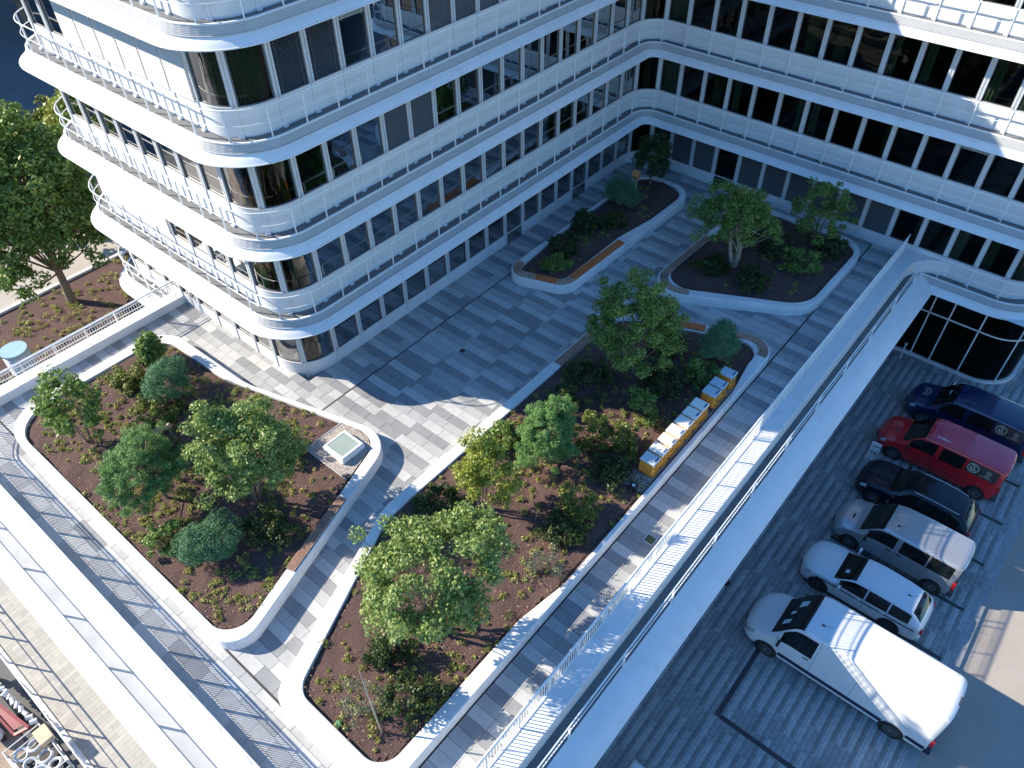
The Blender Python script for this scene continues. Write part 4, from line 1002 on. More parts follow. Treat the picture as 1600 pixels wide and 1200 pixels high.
m = MB(); m.tube([(9.31, 15.74, SZ+.04), (9.31, 18.06, SZ+.04), (11.05, 18.02, SZ+.04)], .02, 4); m.build('gravel_edging', MALU, PT['left'])
# wooden post, nest box, pole, lid, lamp
t = empty('wooden_post', (6.35, 22.6, SZ), 'pale squared wooden post lying between shrubs in the left planter', 'wooden post')
MB().tube([(6.05, 23.1, .62), (6.55, 22.3, 1.15)], [.11, .11], 4).build('beam', simple('raw_pine_wood', (.42, .28, .16), .7, var=.2, scale=8), t)
MB().tube([(6.5, 22.38, .40), (6.5, 22.38, 1.05)], .05, 6).build('prop', MBARK, t)
t = empty('nest_box', (32.2, 18.5, SZ), 'orange wooden nest box on a post beside the dwarf pine in the back planter', 'nest box')
MB().tube([(32.2, 18.5, SZ-.05), (32.2, 18.5, 1.45)], .06, 8).build('post', MWOOD, t)
m = MB(); m.box(32.07, 18.38, 1.35, 32.33, 18.62, 1.6); m.build('box', simple('orange_wood', (.50, .21, .06), .6, var=.15, scale=8), t)
obj('roof', [(31.95, 18.3, 1.56), (32.2, 18.3, 1.78), (32.45, 18.3, 1.56), (31.95, 18.7, 1.56), (32.2, 18.7, 1.78), (32.45, 18.7, 1.56), (31.95, 18.3, 1.60), (32.2, 18.3, 1.82), (32.45, 18.3, 1.60), (31.95, 18.7, 1.60), (32.2, 18.7, 1.82), (32.45, 18.7, 1.60)], [(0, 3, 4, 1), (1, 4, 5, 2), (6, 7, 10, 9), (7, 8, 11, 10), (0, 1, 7, 6), (1, 2, 8, 7), (3, 9, 10, 4), (4, 10, 11, 5), (0, 6, 9, 3), (2, 5, 11, 8)], simple('orange_roof_wood', (.55, .22, .07), .6), t)
t = empty('pole', (4.0, 8.3, SZ), 'thin pale leaning pole at the near end of the long planter', 'pole')
m = MB(); m.tube([(4.0, 8.3, SZ-.1), (4.05, 8.48, 1.9), (4.15, 8.75, 3.4)], [.028, .022, .012], 7); m.build('rod', MBARK2, t, smooth=True)
m = MB(); m.tube([(4.03, 8.42, 1.4), (4.1, 8.46, 1.44), (4.16, 8.43, 1.5)], .008, 4); m.build('tie', MDARK, t)
t = empty('valve_cap', (3.02+.35, 9.42, SZ), 'round turquoise plastic cap in the soil by the rim', 'valve cap')
m = MB(); m.cyl((3.40, 9.42), .10, SZ-.03, SZ+.05, 20, r2=.09); m.build('cap', simple('turquoise_plastic', (.03, .32, .24), .4), t)
t = empty('ground_light', (15.55, 7.62, SZ), 'small black square light on pebbles next to the nearest beehive', 'ground light')
m = MB(); m.cbox(15.42, 7.5, SZ-.02, 15.68, 7.76, SZ+.14, .01); m.build('housing', MDARK, t); m = MB(); m.cyl((15.55, 7.63), .06, SZ+.141, SZ+.15, 16); m.build('lens', simple('lens_white', (.7, .7, .7), .2), t)
pb = MB()
for _ in range(500):
    x, y = r_.uniform(15.5, 16.3), r_.uniform(7.25, 8.05); q = r_.uniform(.014, .03); pb.add([(x+q*vx, y+q*vy, SZ+.02+q*vz) for vx, vy, vz in oc], [(0, 1, 4), (1, 2, 4), (2, 3, 4), (3, 0, 4)])
pb.build('pebbles', MGRAVEL, PT['long'], kind='stuff')
pv = MB(); 
for i in range(11): pv.cbox(16.2+i*.56, 7.26, SZ-.03, 16.2+i*.56+.54, 7.5, SZ+.03)
pv.build('beehive_slab', simple('pinkish_slab', (.36, .27, .22), .8, var=.25), PT['long'])


# ------------------------------------------------------------------ vehicles
def pchip(x, y, q):
    x = np.array(x, float); y = np.array(y, float); h = np.diff(x); d = np.diff(y)/h; m = np.zeros_like(y)
    for i in range(1, len(x)-1):
        if d[i-1]*d[i] > 0: w1 = 2*h[i]+h[i-1]; w2 = h[i]+2*h[i-1]; m[i] = (w1+w2)/(w1/d[i-1]+w2/d[i])
    m[0] = d[0]; m[-1] = d[-1]
    i = np.clip(np.searchsorted(x, q, 'right')-1, 0, len(x)-2); t = (q-x[i])/h[i]
    return (2*t**3-3*t**2+1)*y[i]+(t**3-2*t**2+t)*h[i]*m[i]+(-2*t**3+3*t**2)*y[i+1]+(t**3-t**2)*h[i]*m[i+1]
def vehicle(name, x, ynose, Ln, label, cat, st, mat, side, ws, rear=None, wheels=(1.0, 3.9), wr=.34, lower=None, rim=MRIM, crown=.05, arch=.07, hub=True, doors=(), z0=.22, handles=()):
    """st rows: n (from the nose), w_mid, z_belt, w_belt, w_roof, z_roof; local +y is forward"""
    t = empty(name, (x, ynose-Ln/2, ZP), label, cat, 'vehicles parked in a row in the courtyard')
    A = np.array(st, float); N = [r[0] for r in st]
    ns = sorted(set(list(np.linspace(0, Ln, 64))+[v for r in side for v in r]+list(ws)+(list(rear) if rear else [])+[a for w in doors for a in (w,)]))
    cols = [pchip(N, A[:, k], np.array(ns)) for k in range(1, 6)]
    # section parameters: each entry builds one point of the half section
    def sec(i):
        wm, zb, wb, wrf, zr = (c[i] for c in cols)
        P = [(wm*.80, z0), (wm*.95, z0+.015), (wm*.985, z0+.10), (wm*.998, z0+.26), (wm, z0+.26+(zb-z0-.26)*.35), (wm*.996, z0+.26+(zb-z0-.26)*.7), (wb, zb-.03)]
        P += [(wb-.004, zb)]
        for f in (.10, .3, .5, .7, .86, .94): P.append((wb+(wrf-wb)*f+.02*math.sin(f*math.pi)*min(1, (zr-zb)*2), zb+(zr-zb)*f))
        P += [(wrf-.012, zr-.006+.0), (wrf-.05, zr+.018*min(1, zr-zb+.3)), (wrf*.86, zr+crown*.45), (wrf*.6, zr+crown*.8), (wrf*.3, zr+crown*.96), (0, zr+crown)]
        return P
    secs = [sec(i) for i in range(len(ns))]; m = len(secs[0])
    V = []; idx = {}
    for i, (n, P) in enumerate(zip(ns, secs)):
        # round the nose and tail in plan: corners sit further back than the middle
        for sgn in (1, -1):
            for j, (px, pz) in enumerate(P):
                if sgn == -1 and j == m-1: idx[i, sgn, j] = idx[i, 1, j]; continue
                rnd_ = 0
                e0 = max(0, 1-n/.8); e1 = max(0, 1-(Ln-n)/.35)
                wfrac = abs(px)/max(.1, A[:, 1].max())
                yy = Ln/2-n-e0**1.5*.30*wfrac**2.6+e1**1.5*.10*wfrac**3-0
                idx[i, sgn, j] = len(V); V.append((sgn*px, yy, pz))
    F = {'body': [], 'side_window': [], 'windscreen': [], 'rear_window': [], 'sill': []}
    sw = [[] for _ in side]
    for i in range(len(ns)-1):
        nm = (ns[i]+ns[i+1])/2
        for j in range(m-1):
            for sgn in (1, -1):
                a, b, c, d = idx[i, sgn, j], idx[i+1, sgn, j], idx[i+1, sgn, j+1], idx[i, sgn, j+1]
                f = (a, b, c, d) if sgn == 1 else (d, c, b, a)
                f = tuple(dict.fromkeys(f))
                if len(f) < 3: continue
                k = 'body'
                if j < 2: k = 'sill'
                if 7 <= j <= 11:
                    for si, (s0, s1) in enumerate(side):
                        if s0 <= nm <= s1: sw[si].append((sgn, f)); k = None
                if j >= 14 and ws[0] <= nm <= ws[1]: k = 'windscreen'
                if rear and j >= 15 and rear[0] <= nm <= rear[1]: k = 'rear_window'
                if k: F[k].append(f)
    ends = []
    for i, fl in ((0, False), (len(ns)-1, True)):
        loop = [idx[i, 1, j] for j in range(m)]+[idx[i, -1, j] for j in range(m-2, -1, -1)]
        F['body'].append(tuple(loop if fl else loop[::-1]))
    def sub(nm, faces, mt, **kw):
        us = sorted({v for f in faces for v in f}); mp = {v: i for i, v in enumerate(us)}
        return obj(nm, [V[v] for v in us], [tuple(mp[v] for v in f) for f in faces], mt, t, world=False, smooth=True, sharp=42, **kw)
    body = sub('body', F['body'], mat); sub('sill', F['sill'], lower or mat)
    sub('windscreen', F['windscreen'], MCARG)
    if F['rear_window']: sub('rear_window', F['rear_window'], MCARG)
    for fs in sw:
        for sgn in (1, -1):
            q = [f for g_, f in fs if g_ == sgn]
            if q: sub('side_window', q, MCARG)
    # under tray, wheels
    MB().box(-A[:, 1].max()*.85, -Ln/2+.3, z0-.05, A[:, 1].max()*.85, Ln/2-.4, z0+.1).build('underbody', MDARK, t, world=False)
    wm = A[:, 1].max()
    for wn in wheels:
        y = Ln/2-wn
        for sgn in (1, -1):
            def disc(r, x0, x1, n=24, bev=.02):
                q = MB(); V2 = []; 
                for (rr, xx) in ((r*.92, x0), (r, x0+bev), (r, x1-bev), (r*.92, x1)):
                    V2 += [(xx*sgn, y+rr*math.cos(2*math.pi*k/n), wr+rr*math.sin(2*math.pi*k/n)) for k in range(n)]
                F2 = [(a*n+k, a*n+(k+1) % n, (a+1)*n+(k+1) % n, (a+1)*n+k) for a in range(3) for k in range(n)]+[tuple(range(n)), tuple(range(3*n, 4*n))]
                return q.add(V2, F2)
            disc(wr+arch, wm-.20, wm+.006, bev=.002).build('wheel_arch', MDARK, t, world=False)
            w_ = disc(wr, wm-.19, wm+.028).build('wheel', MTYRE, t, world=False, smooth=True)
            rq = MB(); n = 10; xo = (wm+.031)*sgn; xi = (wm+.012)*sgn
            ri = wr*.68
            for k in range(n):
                a0 = 2*math.pi*k/n; 
                for (aa, ab) in ((a0-.13, a0+.13),):
                    rq.add([(xo, y+.03*math.cos(aa), wr+.03*math.sin(aa)), (xo, y+ri*math.cos(a0-.11), wr+ri*math.sin(a0-.11)), (xo, y+ri*math.cos(a0+.11), wr+ri*math.sin(a0+.11)), (xo, y+.03*math.cos(ab), wr+.03*math.sin(ab))], [(0, 1, 2, 3)])
            nn = 28; Vr = [(xo, y+ri*1.0*math.cos(2*math.pi*k/nn), wr+ri*math.sin(2*math.pi*k/nn)) for k in range(nn)]+[(xo, y+ri*.86*math.cos(2*math.pi*k/nn), wr+ri*.86*math.sin(2*math.pi*k/nn)) for k in range(nn)]
            rq.add(Vr, [(k, (k+1) % nn, nn+(k+1) % nn, nn+k) for k in range(nn)])
            rq.add([(xo+.002*sgn, y+.07*math.cos(2*math.pi*k/12), wr+.07*math.sin(2*math.pi*k/12)) for k in range(12)], [tuple(range(12))])
            rq.build('rim', rim, w_, world=False, kind='stuff')
    # helper to read a surface point
    def surf(n, j): 
        i = min(range(len(ns)), key=lambda q: abs(ns[q]-n)); return V[idx[i, 1, j]], i
    # mirrors
    (mx, my, mz), _ = surf(ws[0]+.35, 7)
    for sgn in (1, -1):
        q = MB(); q.tube([(sgn*(mx-.04), my, mz+.02), (sgn*(mx+.10), my+.02, mz+.06)], .02, 6)
        q.cbox(min(sgn*(mx+.08), sgn*(mx+.27)), my-.05, mz+.0, max(sgn*(mx+.08), sgn*(mx+.27)), my+.05, mz+.2, .02); q.build('mirror', MDARK if lower else mat, t, world=False)
    # door seams on both sides, handles
    for n in doors:
        for sgn in (1, -1):
            q = MB(); pts = []
            for j in range(3, 15):
                (px, py, pz), i = surf(n, j); pts.append((sgn*(px+.0015), py, pz))
            q.tube(pts, .006, 3, cap=False); q.build('door_seam', MDARK, t, world=False)
    for n in handles:
        (px, py, pz), i = surf(n, 6)
        for sgn in (1, -1): MB().box(min(sgn*px, sgn*(px+.03)), py-.10, pz-.12, max(sgn*px, sgn*(px+.03)), py+.10, pz-.08).build('door_handle', MDARK if lower else mat, t, world=False)
    return t, surf, Ln
def quadp(parent, name, pts, mat, **kw): return obj(name, pts, [tuple(range(len(pts)))], mat, parent, world=False, **kw)
def head_tail(t, surf, Ln, hz=.72, tz=(.8, 1.1), w=.9, hs=.16, tallt=False):
    for sgn in (1, -1):
        # headlight: wedge wrapping the corner, taken from the body surface
        q = MB(); g = []
        for n in (.05, .16, .30, .45):
            row = []
            for j in (5, 6, 7, 9):
                (px, py, pz), _ = surf(n, j); row.append((sgn*(px*1.006), py+.006, pz+.003))
            g.append(row)
        Vv = [p for r in g for p in r]; Ff = [(a*4+b, a*4+b+1, (a+1)*4+b+1, (a+1)*4+b) for a in range(3) for b in range(3)]
        obj('headlight', Vv, Ff if sgn == 1 else [f[::-1] for f in Ff], MHEAD, t, world=False, smooth=True)
        (px, py, pz), _ = surf(Ln-.02, 5)
        q = MB(); x0, x1 = sgn*(px-.14), sgn*(px+.012); q.cbox(min(x0, x1), -Ln/2-.015, tz[0], max(x0, x1), -Ln/2+.20, tz[1], .02)
        q.build('tail_light', MREDL, t, world=False)
def van_st(L_, w, zb, zh, zr, wsn0, wsn1, wt):
    return [(0, w*.80, .60, w*.76, w*.66, .68), (.07, w*.90, .74, w*.87, w*.76, .84), (.30, w*.97, .90, w*.94, w*.82, 1.0), (wsn0-.25, w*.995, zh-.08, w*.97, w*.82, zh-.02), (wsn0, w, zh, w*.975, w*.83, zh+.07), (wsn1, w, zb, w*.98, wt-.03, zr-.10), (wsn1+.45, w, zb, w*.98, wt, zr-.02), (L_*.7, w, zb, w*.98, wt, zr), (L_-.30, w, zb, w*.98, wt, zr-.02), (L_-.06, w*.985, zb, w*.965, wt-.03, zr-.06), (L_, w*.95, zb-.02, w*.93, wt-.06, zr-.12)]
P_WHITE = paint('white_car_paint', (.70, .71, .72)); P_RED = paint('red_car_paint', (.55, .014, .022)); P_SILV = paint('silver_car_paint', (.42, .43, .44), .5, .3); P_BLK = simple('black_car_paint', (.009, .011, .020), .3, 0, .03, 1.5, coat=.35, spec=.3); P_BLUE = paint('dark_blue_car_paint', (.006, .018, .07)); P_ROOFR = paint('pinkish_red_roof', (.56, .06, .10), 0, .6)
MNAVY = simple('navy_trim', (.012, .016, .05), .4); MGREY = simple('grey_bumper_plastic', (.045, .047, .05), .6); MPAPER = simple('pale_paper', (.55, .68, .70), .8); MGOLD = simple('pale_gold_print', (.50, .47, .36), .5); MPANEL = simple('dark_brown_panel_film', (.045, .04, .037), .4)
def antenna(t, x, y, z):
    m = MB(); m.cbox(x-.03, y-.06, z-.01, x+.03, y+.06, z+.035, .01); m.tube([(x, y-.03, z+.02), (x, y-.30, z+.22)], .006, 4); m.build('antenna', MDARK, t, world=False)
def rear_gear(t, Ln, w, zb, zr, win=True, bump=MGREY, plate=True):
    y = -Ln/2-.004
    if win:
        for sgn in (1, -1): quadp(t, 'rear_window', [(sgn*.06, y-.008, zb+.08), (sgn*w*.76, y-.006, zb+.08), (sgn*w*.70, y-.004, zr-.28), (sgn*.06, y-.008, zr-.26)], MCARG)
    m = MB(); m.cbox(-w*.97, -Ln/2-.10, .30, w*.97, -Ln/2+.12, .56, .03); m.build('rear_bumper', bump, t, world=False)
    if plate: MB().box(-.26, y-.02, .66, .26, y-.008, .78).build('number_plate', simple('plate_white', (.7, .7, .66), .4), t, world=False)
    MB().box(-.006, y-.012, .58, .006, y-.003, zr-.1).build('door_gap', MDARK, t, world=False)
def front_gear(t, Ln, w, z=.52, mat=MDARK):
    m = MB(); 
    for k in range(3): m.box(-w*.42, Ln/2-.03, z-.12+.07*k, w*.42, Ln/2+.006, z-.08+.07*k)
    m.build('grille', mat, t, world=False)
    MB().box(-.26, Ln/2-.0, .40, .26, Ln/2+.012, .51).build('number_plate', simple('plate_white', (.7, .7, .66), .4), t, world=False)
# big white van
LB = 7.05
tv, sf, _ = vehicle('delivery_van', 17.42, 2.72, LB, 'long high roofed white panel van, nearest the bottom, half in sunlight', 'van',
   van_st(LB, 1.07, 1.42, 1.16, 2.62, .95, 1.95, .93), P_WHITE, [(1.45, 2.62)], (1.05, 2.02), wheels=(1.12, 5.83), wr=.37, crown=.06, lower=MNAVY, doors=(1.32, 2.72, 4.2), handles=(2.5,), rim=MRIM)
head_tail(tv, sf, LB, tz=(.75, 1.15)); rear_gear(tv, LB, 1.07, 1.42, 2.62, win=False, bump=MNAVY, plate=False); front_gear(tv, LB, 1.05, .6)
quadp(tv, 'rear_window', [(.12, -LB/2-.012, 1.55), (.62, -LB/2-.010, 1.55), (.58, -LB/2-.008, 2.2), (.12, -LB/2-.010, 2.2)], MCARG)
for sgn in (1, -1):
    m = MB(); x0, x1 = sgn*1.05, sgn*1.088
    m.cbox(min(x0, x1), -LB/2+1.62, .50, max(x0, x1), LB/2-1.56, .68, .008); m.cbox(min(x0, x1), -LB/2+.15, .50, max(x0, x1), -LB/2+.78, .68, .008); m.build('side_moulding', MNAVY, tv, world=False, kind='stuff')
    m = MB(); m.tube([(sgn*.80, LB/2-2.6, 2.655), (sgn*.80, -LB/2+.4, 2.655)], .012, 4); m.build('roof_rib', P_WHITE, tv, world=False)
antenna(tv, -.35, LB/2-2.45, 2.66)
MB().box(-.17, -LB/2+.0, 2.42, .17, -LB/2+.20, 2.60).build('roof_vent', MGREY, tv, world=False)
def paper(t, sf, x, n, w_, l_):
    a = sf(n, 18)[0]; b_ = sf(n+l_, 18)[0]; e = .022
    quadp(t, 'paper', [(x-w_/2, a[1], a[2]+e), (x+w_/2, a[1], a[2]+e), (x+w_/2*.8, b_[1], b_[2]+e), (x-w_/2*.9, b_[1], b_[2]+e)], MPAPER)
paper(tv, sf, .38, 1.42, .30, .22); paper(tv, sf, .0, 1.30, .16, .14); paper(tv, sf, -.44, 1.18, .24, .24); 
# white estate with navy stripe
LC_ = 4.85
st = [(0, .72, .58, .70, .60, .64), (.07, .86, .70, .84, .70, .78), (.35, .92, .82, .89, .74, .90), (1.0, .94, .93, .91, .76, .985), (1.32, .945, .95, .915, .76, 1.03), (2.15, .945, .97, .92, .66, 1.43), (2.7, .945, .98, .92, .67, 1.49), (3.6, .945, 1.0, .92, .665, 1.46), (4.25, .94, 1.02, .91, .64, 1.39), (4.68, .91, 1.0, .88, .68, 1.10), (4.80, .87, .92, .84, .66, .98), (4.85, .80, .80, .78, .62, .86)]
tw, sf, _ = vehicle('estate_car', 21.12, 2.2, LC_, 'white estate car with a navy side stripe, between the big van and the silver van', 'car', st, P_WHITE, [(1.62, 2.62), (2.68, 3.5), (3.56, 4.3)], (1.36, 2.12), rear=(4.28, 4.66), wheels=(.96, 3.78), wr=.345, crown=.045, rim=MRIMD, doors=(1.55, 2.65, 3.55), handles=(2.45, 3.4), z0=.2)
head_tail(tw, sf, LC_, tz=(.70, .90)); front_gear(tw, LC_, .9, .42); antenna(tw, 0, -LC_/2+.95, 1.47)
m = MB(); m.cbox(-.8, -LC_/2-.03, .25, .8, -LC_/2+.2, .45, .03); m.build('rear_bumper', P_WHITE, tw, world=False)
for sgn in (1, -1):
    pts = [sf(n, 5)[0] for n in np.linspace(.75, 4.6, 26)]
    Vv = []; 
    for (px, py, pz) in pts: Vv += [(sgn*(px+.006), py, pz-.035), (sgn*(px+.006), py, pz+.035)]
    obj('side_stripe', Vv, [(2*i, 2*i+2, 2*i+3, 2*i+1) for i in range(len(pts)-1)], MNAVY, tw, world=False)
(q, qy, qz), _ = sf(1.6, 18); quadp(tw, 'paper', [(-.38, qy, qz+.012), (-.2, qy, qz+.012), (-.2, qy-.13, qz+.085), (-.38, qy-.13, qz+.085)], MPAPER)
# silver van
LS = 5.0
tv2, sf, _ = vehicle('passenger_van', 23.92, 2.05, LS, 'silver grey van with a sunlit rear roof, between the white estate and the black car', 'van', van_st(LS, .98, 1.20, 1.06, 1.96, 1.05, 1.92, .84), P_SILV, [(1.45, 2.52), (2.72, 3.75), (3.82, 4.72)], (1.1, 1.9), wheels=(.98, 4.3), wr=.34, lower=MGREY, doors=(1.4, 2.62, 3.8), handles=(2.42, 2.8), crown=.055)
head_tail(tv2, sf, LS, tz=(.72, 1.15)); rear_gear(tv2, LS, .98, 1.2, 1.96); front_gear(tv2, LS, .95, .5); antenna(tv2, -.38, LS/2-2.3, 1.99)
MB().cbox(-.34, LS/2-.72, .98, -.06, LS/2-.62, 1.085, .01).build('bonnet_vent', MDARK, tv2, world=False)
# red van, roof skin in a lighter pinkish red
LR = 5.35
tr, sf, _ = vehicle('passenger_van', 29.87, 2.45, LR, 'red van with a pinkish roof and a round emblem on its dark rear side panel', 'van', van_st(LR, .99, 1.20, 1.06, 1.97, 1.05, 1.92, .84), P_RED, [(1.45, 2.52), (2.72, 3.7)], (1.1, 1.9), wheels=(.98, 4.6), wr=.34, lower=MGREY, doors=(1.4, 2.62, 3.76), handles=(2.42, 2.8), crown=.06)
head_tail(tr, sf, LR, tz=(.72, 1.2)); rear_gear(tr, LR, .99, 1.2, 1.97); front_gear(tr, LR, .95, .5)
MB().cbox(-.34, LR/2-.72, .98, -.06, LR/2-.62, 1.085, .01).build('bonnet_vent', MDARK, tr, world=False)
def roof_skin(t, sf, n0, n1, mat):
    Vv = []; Fv = []; nn = np.linspace(n0, n1, 22); js = [15, 16, 17, 18, 19]
    for n in nn:
        row = [sf(n, j)[0] for j in js]
        Vv += [(px, py, pz+.006) for px, py, pz in row]+[(-px, py, pz+.006) for px, py, pz in row[-2::-1]]
    w_ = 9
    for i in range(len(nn)-1):
        for j in range(w_-1): a = i*w_+j; Fv.append((a, a+w_, a+w_+1, a+1))
    obj('roof_skin', Vv, Fv, mat, t, world=False, smooth=True)
roof_skin(tr, sf, 2.0, LR-.12, P_ROOFR)
def emblem_panel(t, sf, n0, n1, Ln, ring_n, sgns=(-1,)):
    for sgn in sgns:
        Vv = []; nn = np.linspace(n0, n1, 8)
        for n in nn:
            for j in (8, 9, 10, 11, 12):
                px, py, pz = sf(n, j)[0]; Vv.append((sgn*(px+.006), py, pz))
        p = obj('side_panel', Vv, [(i*5+j, (i+1)*5+j, (i+1)*5+j+1, i*5+j+1) for i in range(7) for j in range(4)], MPANEL, t, world=False)
        a = sf(ring_n, 9)[0]; b_ = sf(ring_n, 11)[0]; c = [(a[k]+b_[k])/2 for k in range(3)]; up = Vector((sgn*(b_[0]-a[0]), 0, b_[2]-a[2])).normalized(); fw = Vector((0, 1, 0)); nrm = up.cross(fw)*(-1)
        nrm = Vector((sgn, 0, .25)).normalized(); o = Vector((sgn*c[0], c[1], c[2]))+nrm*.018
        def pt(u, v): return tuple(o+fw*u+up*v)
        g = MB(); R1, R2 = .235, .20; n_ = 32
        g.add([pt(R1*math.cos(2*math.pi*k/n_), R1*math.sin(2*math.pi*k/n_)) for k in range(n_)]+[pt(R2*math.cos(2*math.pi*k/n_), R2*math.sin(2*math.pi*k/n_)) for k in range(n_)], [(k, (k+1) % n_, n_+(k+1) % n_, n_+k) for k in range(n_)])
        def bar(x0, y0, x1, y1, w=.018):
            d = Vector((x1-x0, y1-y0)).normalized(); q = Vector((-d.y, d.x))*w; g.add([pt(x0+q.x, y0+q.y), pt(x1+q.x, y1+q.y), pt(x1-q.x, y1-q.y), pt(x0-q.x, y0-q.y)], [(0, 1, 2, 3)])
        for b4 in ((-.11, .10, .03, .10), (.03, .10, -.10, -.06), (-.10, -.06, .05, -.06), (.07, .04, .07, -.12), (.07, .04, .14, .0), (.07, -.04, .13, -.06), (-.02, .16, .10, .16), (-.13, -.12, .10, -.13)): bar(*b4)
        for k in range(7):   # small stacked print behind the emblem
            L_ = .10+.05*((k*3) % 4); bar(-.62-L_/2, .16-.05*k, -.62+L_/2, .16-.05*k, .009)
        bar(-.32, -.20, -.82, -.20, .008)
        g.build('emblem', MGOLD, t, world=False, kind='stuff')
emblem_panel(tr, sf, 3.82, 5.1, LR, 4.08)
g = MB()
for k in range(7): g.box(-.56, LR/2-2.30-.075*k-.045, 2.012, -.47-.02*(k % 3), LR/2-2.30-.075*k, 2.016)
g.build('roof_lettering', simple('white_print', (.7, .7, .75), .6), tr, world=False, kind='stuff')
# dark blue van
LU = 5.4
tu, sf, _ = vehicle('passenger_van', 32.95, 2.2, LU, 'dark blue van farthest from the camera, partly cut by the picture edge', 'van', van_st(LU, .99, 1.20, 1.06, 1.97, 1.08, 1.95, .84), P_BLUE, [(1.5, 2.52), (2.72, 3.75)], (1.12, 1.9), wheels=(.98, 4.5), wr=.34, doors=(1.4, 2.62, 3.8), handles=(2.42,), crown=.06)
head_tail(tu, sf, LU, tz=(.72, 1.2)); rear_gear(tu, LU, .99, 1.2, 1.97); front_gear(tu, LU, .95, .5); emblem_panel(tu, sf, 3.82, 5.1, LU, 4.12)
(q, qy, qz), _ = sf(1.55, 18); quadp(tu, 'paper', [(-.1, qy, qz+.014), (.22, qy, qz+.014), (.22, qy-.2, qz+.17), (-.1, qy-.2, qz+.17)], MPAPER)
g = MB(); n_ = 28; cx_, cy_ = .1, LU/2-.62; zz = sf(.62, 18)[0][2]+.016
g.add([(cx_+.30*math.cos(2*math.pi*k/n_), cy_+.20*math.sin(2*math.pi*k/n_), zz+.18*(-.20*math.sin(2*math.pi*k/n_))) for k in range(n_)]+[(cx_+.26*math.cos(2*math.pi*k/n_), cy_+.165*math.sin(2*math.pi*k/n_), zz+.18*(-.165*math.sin(2*math.pi*k/n_))) for k in range(n_)], [(k, (k+1) % n_, n_+(k+1) % n_, n_+k) for k in range(n_)])
for k in range(3): g.box(cx_-.16+.13*k, cy_-.07, zz+.0, cx_-.12+.13*k, cy_+.07, zz+.004)
g.build('bonnet_emblem', MGOLD, tu, world=False, kind='stuff')
# black estate
LK = 4.8
st2 = [(r[0]*LK/LC_, r[1]*1.02, r[2]*1.04, r[3]*1.02, r[4]*1.03, r[5]*1.03) for r in st]
tk, sf, _ = vehicle('estate_car', 26.72, 2.15, LK, 'black estate car between the silver van and the red van', 'car', st2, P_BLK, [(1.6, 2.58), (2.64, 3.45), (3.5, 4.25)], (1.34, 2.1), rear=(4.24, 4.62), wheels=(.96, 3.8), wr=.35, crown=.045, doors=(1.53, 2.61, 3.48), handles=(2.45, 3.3), z0=.22)
head_tail(tk, sf, LK, tz=(.74, .95)); front_gear(tk, LK, .9, .42)
m = MB(); m.cbox(-.8, -LK/2-.03, .25, .8, -LK/2+.2, .45, .03); m.build('rear_bumper', P_BLK, tk, world=False)
for sgn in (1, -1):
    m = MB(); pts = [(sgn*(sf(n, 14)[0][0]-.03), sf(n, 14)[0][1], sf(n, 14)[0][2]+.05) for n in (2.3, 3.0, 3.6, 4.1)]; m.tube(pts, .016, 6); m.build('roof_rail', MALU, tk, world=False)
m = MB(); m.cbox(-.45, -.35, 1.56, .45, .55, 1.575, .004); m.build('sunroof', MCARG, tk, world=False)
# parking court furniture
t = empty('parking_sign', (28.24, 2.15, ZP), 'white upright sign panel standing by the nose of the red van', 'sign')
m = MB(); m.cbox(28.22, 1.93, ZP+.08, 28.27, 2.37, ZP+1.1, .004); m.build('panel', simple('sign_white', (.68, .70, .72), .5), t)
m = MB(); m.box(28.12, 1.9, ZP, 28.37, 2.4, ZP+.08); m.build('foot', MALU, t)
m = MB(); m.box(28.212, 2.02, ZP+.45, 28.22, 2.10, ZP+.54); m.box(28.212, 2.18, ZP+.45, 28.22, 2.26, ZP+.54); m.box(28.212, 2.0, ZP+.86, 28.22, 2.28, ZP+.90); m.build('print', MNAVY, t, kind='stuff')
t = empty('bollard', (36.0, 3.6, ZP), 'slim metal bollard by the glazed hall', 'bollard')
m = MB(); m.tube([(36.0, 3.6, ZP), (36.0, 3.6, ZP+.95)], .045, 10); m.build('post', MALU, t, smooth=True); m = MB(); m.cyl((36.0, 3.6), .075, ZP+.95, ZP+1.03, 14); m.build('cap', MALU, t)
t = empty('warning_post', (18.15, 4.15, ZP), 'small red and white warning post at the foot of the terrace wall', 'warning post')
m = MB(); m.tube([(18.15, 4.15, ZP), (18.15, 4.15, ZP+.5)], .07, 10); m.build('post', simple('red_plastic', (.5, .03, .02), .5), t); m = MB(); m.cyl((18.15, 4.15), .16, ZP, ZP+.06, 16); m.build('foot', MDARK, t)
t = empty('cargo_box', (9.8, 3.0, ZP), 'white rounded box cut by the bottom edge of the picture', 'box')
m = MB(); m.cbox(9.1, 2.5, ZP+.1, 9.75, 3.15, ZP+.85, .07); m.build('box', P_WHITE, t); m = MB(); m.box(9.15, 2.55, ZP, 9.7, 3.1, ZP+.1); m.build('base', MDARK, t)
